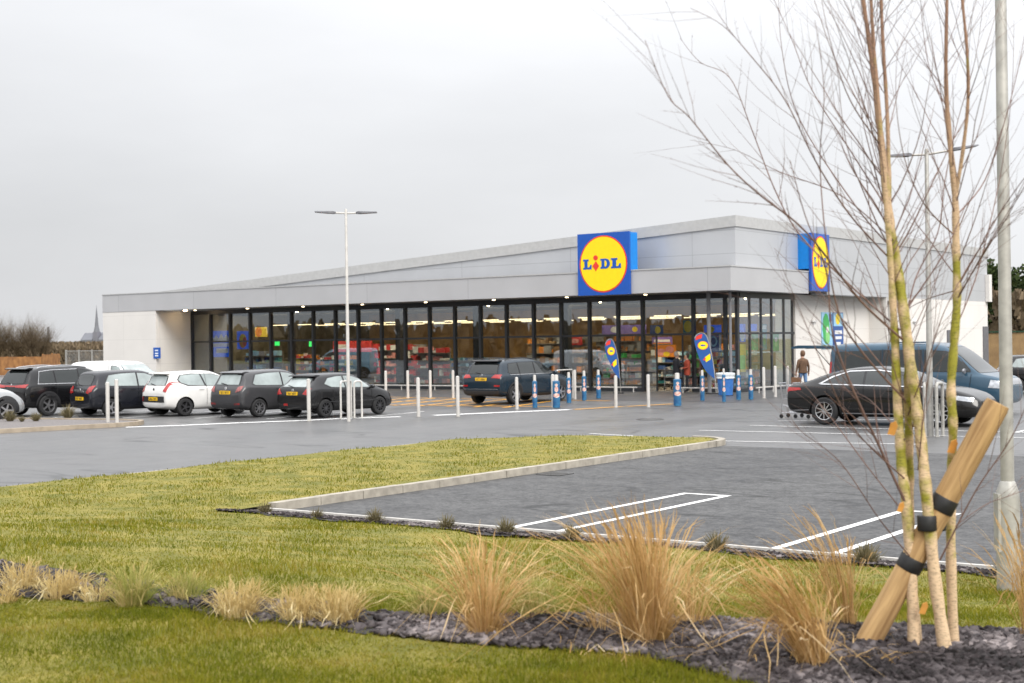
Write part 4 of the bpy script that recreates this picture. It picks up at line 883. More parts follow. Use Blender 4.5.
# ------------------------------------------------------------------ vehicles
def paint_m(name, col, metal=0.0, rough=0.22): return mat('car_paint_'+name, col, rough, metal, var=0.05, scale=3, coat=0.45, spec=0.3)
car_glass = mat('car_glass', (0.012, 0.016, 0.016), 0.03, spec=0.6, var=0.1, coat=0.2)
car_glass_l = mat('car_glass_sky_tone', (0.24, 0.28, 0.275), 0.04, spec=0.9, var=0.2, scale=2.0, coat=0.5)  # pale tone stands in for sky seen through the opaque glass
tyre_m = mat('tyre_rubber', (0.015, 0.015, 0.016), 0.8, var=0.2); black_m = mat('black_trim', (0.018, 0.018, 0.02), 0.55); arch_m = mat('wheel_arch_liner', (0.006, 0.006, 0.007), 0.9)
alloy_m = mat('alloy_rim', (0.42, 0.42, 0.44), 0.3, 0.8, var=0.05); dark_alloy = mat('dark_alloy_rim', (0.07, 0.07, 0.075), 0.4, 0.6); chrome_m = mat('bright_trim', (0.55, 0.55, 0.56), 0.18, 0.9, var=0.03)
lamp_red = mat('tail_lamp_red', (0.33, 0.010, 0.009), 0.15, var=0.25, scale=14, coat=0.6); lamp_clear = mat('head_lamp_clear', (0.45, 0.47, 0.5), 0.08, 0.3, var=0.3, scale=10, coat=0.6); lamp_dim = mat('tail_lamp_dim', (0.24, 0.06, 0.055), 0.15, var=0.4, scale=12, coat=0.6)
plate_y = mat('number_plate_yellow', (0.80, 0.48, 0.01), 0.45, var=0.05); plate_k = mat('number_plate_ink', (0.03, 0.03, 0.03), 0.5)
def crom(tab, n):
    """tab: list of rows; Catmull-Rom resample to a denser list"""
    out = []
    for i in range(len(tab)-1):
        a, b, c, d = (np.array(tab[max(i-1, 0)]), np.array(tab[i]), np.array(tab[i+1]), np.array(tab[min(i+2, len(tab)-1)]))
        for k in range(n):
            t = k/n; m1 = (c-a)*0.35; m2 = (d-b)*0.35
            h1, h2, h3, h4 = 2*t**3-3*t**2+1, -2*t**3+3*t**2, t**3-2*t**2+t, t**3-t**2
            out.append(h1*b+h2*c+h3*m1+h4*m2)
    out.append(np.array(tab[-1])); return out
def body_mesh(st, name):
    """st rows: x, zbottom, zbelt, ztop, wsill, wmid, wbelt, wtop (rear to front)"""
    rows = crom(st, 3); V = []; Fs = []; n = None
    for x, zb, zl, zt, ws, wm, wb, wt in rows:
        zm = zb+(zl-zb)*0.55; g = zt-zl; k = min(1, max(0, g/0.30))
        half = [(0, zb), (ws*0.8, zb), (ws, zb+0.04), (ws+(wm-ws)*.75, zb+(zm-zb)*.45), (wm, zm), (wm*.4+wb*.6, zl-0.10*min(1, (zl-zb)/0.4)), (wb, zl-0.012), (wb*.985-.01*k, zl+0.012*k),
                (wb+(wt-wb)*.5, zl+g*.5), (wt*1.06, zt-g*.16-0.012), (wt*.98, zt-0.028*(0.3+.7*k)-g*.02), (wt*.82, zt-0.006), (wt*.45, zt+0.008), (0, zt+0.012)]
        ring = [(x, y, z) for y, z in half]+[(x, -y, z) for y, z in half[-2:0:-1]]
        n = len(ring); V += ring
    m = len(rows)
    for i in range(m-1):
        for k in range(n): a = i*n+k; b = i*n+(k+1) % n; Fs.append((a, b, b+n, a+n))
    Fs.append(tuple(range(n))[::-1]); Fs.append(tuple((m-1)*n+k for k in range(n)))
    me = bpy.data.meshes.new(name); me.from_pydata(V, [], Fs)
    bm = bmesh.new(); bm.from_mesh(me); bmesh.ops.recalc_face_normals(bm, faces=bm.faces)
    for f in [f for f in bm.faces if len(f.verts) > 4]:
        r = bmesh.ops.inset_region(bm, faces=[f], thickness=0.03)
        bmesh.ops.triangulate(bm, faces=[f]) if f.is_valid else None
    bm.to_mesh(me); bm.free(); return me
def evaluated(o):
    dg = bpy.context.evaluated_depsgraph_get(); dg.update()
    return bpy.data.meshes.new_from_object(o.evaluated_get(dg))
def boolean_body(me, wheels, rad, paint, name, parent):
    tmp = link(me, name+'_tmp'); md = tmp.modifiers.new('s', 'SUBSURF'); md.levels = 1; md.render_levels = 1
    sm = evaluated(tmp); bvh = BVHTree.FromPolygons([v.co.copy() for v in sm.vertices], [tuple(p.vertices) for p in sm.polygons])
    tmp.modifiers.clear(); tmp.data = sm; sm.materials.clear(); sm.materials.append(paint); sm.materials.append(arch_m)
    cut = MB()
    for x, y, z in wheels:
        s = 1 if y > 0 else -1; yo = y+s*0.5; yi = y-s*0.16
        cut.lathe([(0, min(yo, yi)), (rad+0.055, min(yo, yi)), (rad+0.055, max(yo, yi)), (0, max(yo, yi))], (x, 0, z), 28, 'y')
    co = cut.build('cutter_tmp', arch_m); bm = bmesh.new(); bm.from_mesh(co.data); bmesh.ops.remove_doubles(bm, verts=bm.verts, dist=1e-5); bmesh.ops.recalc_face_normals(bm, faces=bm.faces); bm.to_mesh(co.data); bm.free()
    co.data.materials.clear(); co.data.materials.append(paint); co.data.materials.append(arch_m); co.data.polygons.foreach_set('material_index', [1]*len(co.data.polygons))
    b = tmp.modifiers.new('b', 'BOOLEAN'); b.operation = 'DIFFERENCE'; b.solver = 'EXACT'; b.object = co
    fin = evaluated(tmp); bpy.data.objects.remove(tmp); bpy.data.objects.remove(co)
    fin.name = name; fin.polygons.foreach_set('use_smooth', [True]*len(fin.polygons)); fin.set_sharp_from_angle(angle=R(38))
    return link(fin, 'body', parent), bvh
def decal(bvh, poly, axis, m, name, parent, off=0.006, res=0.09, sub=None):
    """polygon seen along an axis, laid on the body: axis '+y','-y' -> (x,z); '+x','-x' -> (y,z); 'z' -> (x,y)"""
    bm = bmesh.new(); vs = [bm.verts.new((a, b, 0)) for a, b in poly]; bm.faces.new(vs); bmesh.ops.triangulate(bm, faces=bm.faces)
    for _ in range(6):
        e = [e for e in bm.edges if e.calc_length() > res]
        if not e: break
        bmesh.ops.subdivide_edges(bm, edges=e, cuts=1); bmesh.ops.triangulate(bm, faces=bm.faces)
    D = {'+y': Vector((0, -1, 0)), '-y': Vector((0, 1, 0)), '+x': Vector((-1, 0, 0)), '-x': Vector((1, 0, 0)), 'z': Vector((0, 0, -1))}[axis]
    for v in bm.verts:
        a, b = v.co.x, v.co.y
        o = {'y': Vector((a, 0, b)), 'x': Vector((0, a, b)), 'z': Vector((a, b, 0))}[axis[-1]]-D*5
        h = bvh.ray_cast(o, D)
        if h[0] is None: h = bvh.find_nearest(o+D*4.2)
        nn = h[1] if h[1].dot(D) < 0 else -h[1]
        v.co = h[0]-D*off*0.6+nn*off*0.6
    bmesh.ops.recalc_face_normals(bm, faces=bm.faces)
    me = bpy.data.meshes.new(name); bm.to_mesh(me); bm.free(); me.materials.append(m); me.polygons.foreach_set('use_smooth', [True]*len(me.polygons))
    return link(me, name, parent)
def mir(p): return [(-a, b) for a, b in p][::-1]
def wheel(parent, x, y, z, r, wd, rim, spokes, style='spoke'):
    s = 1 if y > 0 else -1; w_ = thing('wheel', '', '', (x, y, z)); del w_['label']; del w_['category']; w_.parent = parent
    MB().lathe([(r*.66, -wd/2), (r*.90, -wd/2), (r*.985, -wd*.38), (r, -wd*.2), (r, wd*.2), (r*.985, wd*.38), (r*.90, wd/2), (r*.66, wd/2)], (0, 0, 0), 36, 'y').build('tyre', tyre_m, w_, True)
    m = MB(); yo = s*wd*0.42
    m.lathe([(r*.66, s*wd*.5), (r*.62, s*wd*.48), (r*.60, s*wd*.15)], (0, 0, 0), 36, 'y')
    for k in range(spokes):
        a = 2*math.pi*k/spokes; c, q = math.cos(a), math.sin(a); t = r*.085 if spokes < 8 else r*.05
        tw_ = 0.0 if style == 'spoke' else 0.28
        c2, q2 = math.cos(a+tw_), math.sin(a+tw_)
        p = [(c*r*.10-q*t, q*r*.10+c*t), (c*r*.10+q*t, q*r*.10-c*t), (c2*r*.63+q2*t*.8, q2*r*.63-c2*t*.8), (c2*r*.63-q2*t*.8, q2*r*.63+c2*t*.8)]
        m.prism(p, 'y', min(yo, yo-s*.03), max(yo, yo-s*.03))
    m.lathe([(0, yo+s*.006), (r*.14, yo+s*.004), (r*.14, yo-s*.03)], (0, 0, 0), 16, 'y')
    m.build('rim', rim, w_)
    MB().lathe([(0, s*wd*.10), (r*.61, s*wd*.10), (r*.61, s*wd*.04), (0, s*wd*.04)], (0, 0, 0), 24, 'y').build('brake_disc', arch_m, w_)
def arc_band(cx, cz, r0, r1, a0=-10, a1=190, n=20):
    o = [(cx+r1*math.cos(R(a0+(a1-a0)*i/n)), cz+r1*math.sin(R(a0+(a1-a0)*i/n))) for i in range(n+1)]
    return o+[(cx+r0*math.cos(R(a1-(a1-a0)*i/n)), cz+r0*math.sin(R(a1-(a1-a0)*i/n))) for i in range(n+1)]
def plate(bvh, parent, z, w_=0.52, h=0.11, axis='-x', y=0.0):
    hit = bvh.ray_cast(Vector((-5, y, z)), Vector((1, 0, 0))); x = hit[0].x-0.012
    p = MB().box((x-0.01, y-w_/2, z-h/2), (x+0.02, y+w_/2, z+h/2)).build('number_plate', plate_y, parent)
    t = MB(); yy = y-w_*.40
    for k in range(7):
        if k == 4: yy += w_*.06
        a = random.choice((0, 1, 2)); t.box((x-0.013, yy, z-h*.3), (x-0.0095, yy+.014, z+h*.3))
        if a < 2: t.box((x-0.013, yy+.014, z+h*.18), (x-0.0095, yy+.045, z+h*.3))
        if a > 0: t.box((x-0.013, yy+.014, z-h*.3), (x-0.0095, yy+.045, z-h*.18))
        t.box((x-0.0131, yy+.035, z-h*.3), (x-0.0096, yy+.048, z+h*.1)) if a else None
        yy += w_*.112
    t.build('plate_characters', plate_k, p)
def car(label, loc, rz, spec, paint, name='parked_car', cat='car', group='cars parked by the store', scale=1.0):
    r = thing(name, label, cat, loc, rz, group); r.scale = (scale,)*3
    st = spec['st']; wr = spec['wr']; tr = spec['track']/2; W = [(x, s*tr, wr) for x in spec['wx'] for s in (1, -1)]
    me = body_mesh(st, 'body'); body, bvh = boolean_body(me, W, wr, paint, 'body', r)
    for x, y, z in W: wheel(r, x, y*1.0, z, wr, spec.get('ww', 0.2), spec.get('rim', alloy_m), spec.get('spokes', 5), spec.get('style', 'spoke'))
    gm = spec.get('glass', car_glass)
    def grow(p, d):
        cx = sum(a for a, b in p)/len(p); cz = sum(b for a, b in p)/len(p); o = []
        for a, b in p:
            v = Vector((a-cx, b-cz)); o.append((a+v.x/v.length*d, b+v.y/v.length*d*.8))
        return o
    for poly in spec['side']:
        for ax in ('+y', '-y'): decal(bvh, grow(poly, .045), ax, black_m, 'window_surround', r, 0.003)
    for poly in spec.get('rear', []): decal(bvh, grow(poly, .05), '-x', black_m, 'window_surround', r, 0.003)
    for poly in spec.get('front', []): decal(bvh, grow(poly, .03), '+x', black_m, 'window_surround', r, 0.003)
    for poly in spec['side']:
        for ax in ('+y', '-y'): decal(bvh, poly, ax, spec.get('side_glass', gm), 'side_window', r)
    for poly in spec.get('rear', []): decal(bvh, poly, '-x', spec.get('rear_glass', gm), 'rear_window', r)
    for poly in spec.get('front', []): decal(bvh, poly, '+x', gm, 'windscreen', r)
    for poly in spec.get('tail', []):
        decal(bvh, poly, '-x', spec.get('tail_m', lamp_red), 'tail_light', r, 0.012, .05); decal(bvh, mir(poly), '-x', spec.get('tail_m', lamp_red), 'tail_light', r, 0.012, .05)
    for poly in spec.get('tail_side', []):
        for ax in ('+y', '-y'): decal(bvh, poly, ax, spec.get('tail_m', lamp_red), 'tail_light', r, 0.012, .05)
    for poly, ax, m, nm in spec.get('extra', []):
        for a in (('+y', '-y') if ax == 'y' else (ax,)): decal(bvh, poly, a, m, nm, r, 0.010, .06)
    for poly, m, nm in spec.get('over', []):
        for a in ('+y', '-y'): decal(bvh, poly, a, m, nm, r, 0.016, .07)
    if spec.get('cladding'):
        for x in spec['wx']:
            for a in ('+y', '-y'): decal(bvh, arc_band(x, wr, wr+.055, wr+.125), a, black_m, 'arch_cladding', r, 0.012, .06)
        x0, x1 = spec['wx']; 
        for a in ('+y', '-y'): decal(bvh, [(x0+wr+.1, .22), (x1-wr-.1, .22), (x1-wr-.1, .38), (x0+wr+.1, .38)], a, black_m, 'sill_cladding', r, 0.012)
    for xs in spec.get('gaps', []):      # shut lines
        for a in ('+y', '-y'):
            for (x0, z0), (x1, z1) in zip(xs[:-1], xs[1:]):
                d = Vector((x1-x0, z1-z0)).normalized(); n = Vector((-d.y, d.x))*0.006
                decal(bvh, [(x0-n.x, z0-n.y), (x1-n.x, z1-n.y), (x1+n.x, z1+n.y), (x0+n.x, z0+n.y)], a, arch_m, 'shut_line', r, 0.007, .12)
    for xh, zh in spec.get('handles', []):
        for s in (1, -1):
            h = bvh.ray_cast(Vector((xh, s*5, zh)), Vector((0, -s, 0)))
            if h[0]: MB().box((xh-.09, h[0].y-.012+s*.014, zh-.014), (xh+.09, h[0].y+.012+s*.014, zh+.014)).build('door_handle', spec.get('handle_m', paint), r)
    mx_, mz_ = spec['mirror']
    for s in (1, -1):
        h = bvh.ray_cast(Vector((mx_, s*5, mz_)), Vector((0, -s, 0))); y = h[0].y if h[0] else s*.75
        m = MB(); m.lathe([(0.0, -.05), (.055, -.045), (.085, -.01), (.09, .03), (.0, .035)], (0, 0, 0), 12, 'x'); o = m.build('door_mirror', spec.get('mirror_m', paint), r, True); o.location = (mx_, y+s*.12, mz_+.03); o.scale = (1, 1.15, .85)
        MB().box((mx_-.03, min(y-s*.02, y+s*.08), mz_-.02), (mx_+.03, max(y-s*.02, y+s*.08), mz_+.01)).build('mirror_stalk', black_m, o).location = (-mx_, -(y+s*.12), -(mz_+.03))
    if spec.get('plate'): plate(bvh, r, spec['plate'])
    if spec.get('rails'):
        x0, x1, y, z = spec['rails']
        for s in (1, -1):
            h0 = bvh.ray_cast(Vector((x0, s*y, 4)), Vector((0, 0, -1))); h1 = bvh.ray_cast(Vector((x1, s*y, 4)), Vector((0, 0, -1))); hm = bvh.ray_cast(Vector(((x0+x1)/2, s*y, 4)), Vector((0, 0, -1)))
            if h0[0] and h1[0] and hm[0]: MB().tube(smooth_line([h0[0], h0[0]+Vector((.12, 0, .05)), hm[0]+Vector((0, 0, .055)), h1[0]+Vector((-.12, 0, .05)), h1[0]], 4), 0.018, 8).build('roof_rail', spec.get('rail_m', black_m), r, True)
    if spec.get('spoiler'):
        x, z, hw = spec['spoiler']; MB().prism([(x-.16, z-.035), (x+.12, z-.03), (x+.14, z+.012), (x-.02, z+.022), (x-.16, z-.012)], 'y', -hw, hw).build('roof_spoiler', spec.get('spoiler_m', paint), r)
    if spec.get('badge'): 
        h = bvh.ray_cast(Vector((-5, 0, spec['badge'])), Vector((1, 0, 0))); MB().lathe([(0, -.012), (.05, -.012), (.055, 0)], (h[0].x-.004, 0, spec['badge']), 16, 'x').build('badge', chrome_m, r)
    if spec.get('wiper'):
        z = spec['wiper']; a = bvh.ray_cast(Vector((-5, 0.0, z)), Vector((1, 0, 0)))[0]; b = bvh.ray_cast(Vector((-5, .32, z+.05)), Vector((1, 0, 0)))[0]
        MB().tube([a+Vector((-.03, 0, 0)), b+Vector((-.025, 0, 0))], .012, 6).build('rear_wiper', black_m, r)
    if spec.get('aerial'):
        x = spec['aerial']; h = bvh.ray_cast(Vector((x, 0, 4)), Vector((0, 0, -1)))[0]; MB().tube([h, h+Vector((-.06, 0, .16))], .007, 5).build('aerial', black_m, r)
    return r, bvh
def hatch(L, W, H, belt=.92, tail_slope=.25, nose=.95, roof_rear=None, gc=0.42, roofdrop=.06, wscreen=.32):
    """station table of a small hatchback, x from -L/2"""
    h = L/2; w = W/2; wt = w*.70
    return [(-h+.00, .40, .70, .76, w*.72, w*.84, w*.80, w*.70), (-h+.03, .30, .80, .90, w*.84, w*.93, w*.90, w*.80), (-h+.10, .27, .88, 1.02, w*.90, w*.98, w*.94, w*.80), (-h+.10+tail_slope*.5, .25, belt+.02, H*.80, w*.92, w*.995, w*.965, w*.76),
            (-h+.12+tail_slope, .23, belt+.04, H-roofdrop, w*.93, w, w*.975, wt), (-h+.75, .2, belt+.03, H-.02, w*.93, w, w*.98, wt*1.01), (-.25, .19, belt, H, w*.93, w, w*.98, wt*1.03), (.10, .19, belt-.01, H-.03, w*.93, w, w*.98, wt*1.02),
            (.10+wscreen, .19, belt-.015, H-.14, w*.93, w, w*.975, wt), (.10+wscreen*2, .19, belt-.02, H-.32, w*.93, w, w*.96, wt*.98), (.10+wscreen*3, .19, belt-.03, belt+.10, w*.93, w, w*.93, w*.80), (h-.55, .20, belt-.09, belt-.02, w*.92, w*.985, w*.90, w*.78),
            (h-.22, .22, .74, .79, w*.86, w*.93, w*.84, w*.70), (h-.05, .27, .62, .66, w*.74, w*.82, w*.74, w*.60), (h, .36, .54, .57, w*.62, w*.70, w*.64, w*.52)]
def hatch_spec(L, W, H, **k):
    h = L/2; w = W/2; b = k.get('belt', .92); ts = k.get('tail_slope', .25)
    st = hatch(L, W, H, b, ts, roofdrop=k.get('roofdrop', .06), wscreen=k.get('wscreen', .32)); ws = k.get('wscreen', .32)
    side = k.get('side') or [[(-h+.42+ts*.4, b+.13), (-h+.50+ts*.9, H-.16), (-h+1.10, H-.115), (-.28, H-.095), (-.28, b+.05), (-h+.60, b+.08)], [(-.22, b+.05), (-.22, H-.10), (.08, H-.125), (.10+ws*1.0, H-.235), (.10+ws*1.9, b+.15), (.10+ws*2.1, b+.035)]]
    sp = dict(st=st, wr=.295, wx=(-h+.72, h-.76), track=W-.20, side=side, rear=[[(-w*.66, b+.10), (w*.66, b+.10), (w*.60, H-.17), (w*.3, H-.13), (-w*.3, H-.13), (-w*.60, H-.17)]],
              front=[[(-w*.78, b+.10), (w*.78, b+.10), (w*.60, H-.10), (-w*.60, H-.10)]], mirror=(.10+ws*2.2, b+.02), plate=.62, badge=b-.06, wiper=b+.10,
              handles=[(-.45, b-.06)], gaps=[[(-.25, H-.08), (-.25, .35)], [(.10+ws*2.3, b), (h-1.12, .35)]])
    sp.update({a: v for a, v in k.items() if a not in ('belt', 'tail_slope', 'roofdrop', 'wscreen')}); return sp
# --- hatchbacks
y_spec = hatch_spec(3.95, 1.70, 1.51, belt=.95, tail_slope=.22, spokes=8, glass=car_glass_l, tail=[[(.52, .80), (.75, .86), (.75, 1.02), (.58, .98)]], tail_m=lamp_dim, plate=.80, badge=.93, spoiler=(-1.60, 1.44, .58),
                    extra=[([(-.80, .30), (.80, .30), (.78, .47), (-.78, .47)], '-x', black_m, 'bumper_lower'), ([(.45, .40), (.72, .42), (.72, .47), (.45, .47)], '-x', lamp_red, 'reflector'), ([(-.72, .42), (-.45, .40), (-.45, .47), (-.72, .47)], '-x', lamp_red, 'reflector')])
k_spec = hatch_spec(3.6, 1.60, 1.48, belt=.93, tail_slope=.20, rim=dark_alloy, spokes=5, tail=[[(.56, .83), (.72, .80), (.72, 1.12), (.66, 1.16), (.60, .98)]], plate=.58, badge=.90, glass=car_glass_l, spoiler=(-1.50, 1.43, .52),
                    side=[[(-1.28, 1.20), (-1.16, 1.335), (-.80, 1.365), (-.45, 1.37), (-.32, .985), (-.95, 1.02), (-1.20, 1.10)], [(-.39, 1.37), (.08, 1.35), (.42, 1.25), (.70, 1.08), (.76, .96), (-.25, .98)]],
                    extra=[([(-.66, .47), (.66, .47), (.64, .67), (-.64, .67)], '-x', black_m, 'bumper_insert'), ([(.56, .49), (.67, .49), (.66, .65), (.56, .65)], '-x', lamp_red, 'reflector')])
p_spec = hatch_spec(3.9, 1.68, 1.44, belt=.91, tail_slope=.42, rim=dark_alloy, spokes=9, wr=.30, tail=[[(.50, .78), (.74, .75), (.75, .96), (.66, .96)]], plate=.80, badge=.90, spoiler=(-1.42, 1.37, .60), spoiler_m=black_m, glass=car_glass_l,
                    side=[[(-1.22, 1.10), (-1.02, 1.27), (-.62, 1.325), (-.40, 1.33), (-.36, .96), (-.95, .99)], [(-.32, 1.335), (.06, 1.32), (.40, 1.215), (.70, 1.05), (.78, .94), (-.30, .955)]],
                    extra=[([(.2, .40), (.42, .40), (.40, .47), (.22, .47)], '-x', lamp_red, 'fog_lamp')], over=[([(-1.16, .50), (1.1, .50), (1.1, .535), (-1.16, .535)], black_m, 'rub_strip')])
n_spec = hatch_spec(3.95, 1.70, 1.52, belt=.94, tail_slope=.24, spokes=5, tail=[[(.44, .80), (.60, .76), (.76, .84), (.76, 1.04), (.56, 1.0)]], plate=.60, badge=.88, rear_glass=car_glass, side_glass=car_glass_l, glass=car_glass)
silver_spec = hatch_spec(4.2, 1.80, 1.60, belt=1.0, tail_slope=.25, spokes=5, wr=.34, rim=alloy_m, cladding=True, tail=[[(.5, .85), (.85, .85), (.85, 1.0), (.5, 1.0)]], plate=.85)
# --- SUVs
def suv_spec(L, W, H, **k):
    h = L/2; w = W/2; wt = w*.72; b = k.get('belt', 1.06)
    st = [(-h, .48, .78, .84, w*.74, w*.86, w*.84, w*.74), (-h+.03, .36, .92, 1.0, w*.86, w*.94, w*.92, w*.84), (-h+.10, .32, 1.0, 1.12, w*.91, w*.98, w*.95, w*.82), (-h+.20, .30, b, H*.79, w*.93, w*.995, w*.97, w*.76), (-h+.38, .28, b+.02, H-.09, w*.93, w, w*.975, wt),
          (-h+.95, .25, b+.01, H-.02, w*.93, w, w*.98, wt*1.02), (-.35, .24, b-.01, H, w*.93, w, w*.98, wt*1.03), (.15, .24, b-.02, H-.03, w*.93, w, w*.98, wt*1.02), (.55, .24, b-.03, H-.17, w*.93, w, w*.975, wt), (.90, .24, b-.04, H-.36, w*.93, w, w*.965, wt*.99),
          (1.22, .24, b-.05, b+.06, w*.93, w, w*.94, w*.82), (h-.55, .25, b-.11, b-.05, w*.93, w*.99, w*.92, w*.80), (h-.2, .28, .86, .91, w*.88, w*.94, w*.86, w*.74), (h-.04, .34, .74, .78, w*.76, w*.84, w*.78, w*.66), (h, .44, .64, .67, w*.66, w*.74, w*.68, w*.58)]
    sp = dict(st=st, wr=.355, ww=.23, wx=(-h+.88, h-.92), track=W-.23,
              side=[[(-h+.55, b+.12), (-h+.68, H-.20), (-h+1.15, H-.165), (-h+1.18, b+.06), (-h+.72, b+.08)], [(-h+1.24, b+.055), (-h+1.22, H-.163), (-.22, H-.14), (-.22, b+.045)], [(-.15, b+.045), (-.15, H-.145), (.18, H-.17), (.55, H-.28), (.92, b+.16), (1.0, b+.03)]],
              rear=[[(-w*.70, b+.08), (w*.70, b+.08), (w*.64, H-.20), (w*.4, H-.16), (-w*.4, H-.16), (-w*.64, H-.20)]], front=[[(-w*.8, b+.06), (w*.8, b+.06), (w*.62, H-.12), (-w*.62, H-.12)]],
              mirror=(.98, b+.03), plate=.82, badge=b+.02, handles=[(-.40, b-.10), (-1.25, b-.09)], gaps=[[(-.185, H-.12), (-.185, .42)], [(-1.14, H-.15), (-1.12, .75)], [(1.02, b), (1.0, .42)]], cladding=True, wiper=b+.08, spoiler=(-h+.36, H-.06, .62), rails=(-h+.65, .25, wt*.93, H))
    sp.update({a: v for a, v in k.items() if a != 'belt'}); return sp
kod = suv_spec(4.70, 1.88, 1.67, belt=1.05, spokes=5, tail=[[(.46, .98), (.86, .96), (.86, 1.10), (.60, 1.10)]], plate=.93, spoiler_m=black_m,
               extra=[([(-.86, .32), (.86, .32), (.84, .52), (-.84, .52)], '-x', black_m, 'bumper_lower'), ([(.62, .66), (.86, .66), (.86, .72), (.62, .72)], '-x', lamp_red, 'reflector'), ([(-.86, .66), (-.62, .66), (-.62, .72), (-.86, .72)], '-x', lamp_red, 'reflector'), ([(-.80, .56), (.80, .56), (.80, .575), (-.80, .575)], '-x', chrome_m, 'bumper_strip')],
               over=[([(-1.75, 1.075), (.95, 1.07), (.95, 1.085), (-1.75, 1.09)], chrome_m, 'window_trim')])
eqb = suv_spec(4.68, 1.84, 1.68, belt=1.04, spokes=5, tail=[[(.30, .98), (.84, .97), (.84, 1.09), (.30, 1.05)]], plate=0, wr=.36, rim=mat('grey_alloy_rim', (0.25, 0.25, 0.26), 0.35, 0.7), rail_m=chrome_m,
               extra=[([(-.86, .32), (.86, .32), (.84, .50), (-.84, .50)], '-x', black_m, 'bumper_lower'), ([(-.30, 1.0), (.30, 1.0), (.30, 1.05), (-.30, 1.05)], '-x', lamp_red, 'light_bar')],
               over=[([(-1.83, 1.08), (-1.70, 1.50), (-1.2, 1.545), (-.2, 1.56), (-.2, 1.574), (-1.2, 1.559), (-1.71, 1.513), (-1.85, 1.08)], chrome_m, 'window_trim'), ([(-1.86, 1.085), (.95, 1.060), (.95, 1.075), (-1.86, 1.102)], chrome_m, 'window_trim')])
# --- long fastback
def fastback():
    L, W, H = 4.87, 1.87, 1.44; h = L/2; w = W/2; wt = w*.66
    st = [(-h, .46, .80, .86, w*.70, w*.84, w*.80, w*.66), (-h+.03, .34, .90, .965, w*.84, w*.93, w*.88, w*.76), (-h+.14, .28, .95, 1.01, w*.90, w*.97, w*.91, w*.80), (-h+.45, .23, .965, 1.06, w*.92, w*.99, w*.94, w*.78), (-h+.85, .21, .965, 1.22, w*.93, w, w*.955, w*.72), (-h+1.30, .20, .96, 1.355, w*.93, w, w*.965, wt*1.01),
          (-.62, .19, .95, 1.43, w*.93, w, w*.97, wt), (-.1, .19, .94, 1.44, w*.93, w, w*.97, wt*1.01), (.35, .19, .93, 1.385, w*.93, w, w*.97, wt), (.75, .19, .925, 1.25, w*.93, w, w*.965, wt), (1.08, .19, .92, 1.09, w*.93, w, w*.95, wt*1.06), (1.36, .19, .905, .97, w*.93, w, w*.92, w*.80),
          (h-.65, .20, .86, .91, w*.93, w*.99, w*.90, w*.78), (h-.25, .22, .74, .80, w*.86, w*.93, w*.84, w*.70), (h-.05, .26, .62, .67, w*.74, w*.82, w*.74, w*.62), (h, .34, .54, .58, w*.62, w*.70, w*.64, w*.54)]
    return dict(st=st, wr=.345, ww=.23, wx=(-h+1.03, h-.94), track=W-.22, rim=chrome_m, spokes=10, style='swirl',
                side=[[(-h+.95, 1.035), (-h+1.25, 1.19), (-.80, 1.315), (-.42, 1.335), (-.42, .985), (-h+1.35, 1.0)], [(-.36, .983), (-.36, 1.335), (-.05, 1.34), (.33, 1.29), (.72, 1.15), (1.02, 1.0), (1.05, .96)]],
                rear=[[(-w*.66, 1.04), (w*.66, 1.04), (w*.58, 1.34), (-w*.58, 1.34)]], front=[[(-w*.76, .99), (w*.76, .99), (w*.58, 1.36), (-w*.58, 1.36)]],
                tail=[[(.45, .80), (.86, .82), (.86, .93), (.50, .93)]], tail_side=[[(-h+.05, .83), (-h+.42, .87), (-h+.40, .925), (-h+.08, .93)]], plate=.62, mirror=(1.0, .98), handles=[(-.55, .83), (.42, .82)] and [(-.62, .86), (.30, .85)],
                gaps=[[(-.39, .98), (-.39, .32)], [(1.08, .93), (1.05, .32)], [(-1.35, .99), (-1.30, .62)]],
                extra=[([(h-.62, .66), (h-.18, .60), (h-.16, .70), (h-.55, .76)], 'y', lamp_clear, 'headlight'), ([(-.62, .34), (.62, .34), (.60, .62), (-.60, .62)], '+x', black_m, 'grille')],
                over=[([(-h+.86, 1.015), (-h+1.18, 1.205), (-.80, 1.345), (-.05, 1.37), (.35, 1.315), (.34, 1.295), (-.05, 1.347), (-.80, 1.322), (-h+1.23, 1.185), (-h+.95, 1.03)], chrome_m, 'window_trim'), ([(-h+.9, 1.005), (1.08, .945), (1.08, .965), (-h+.95, 1.025)], chrome_m, 'window_trim'), ([(-.95, .285), (1.05, .285), (1.05, .31), (-.95, .31)], chrome_m, 'sill_trim'), ([(-h+.12, .34), (-h+.62, .36), (-h+.62, .38), (-h+.12, .36)], chrome_m, 'bumper_trim')])
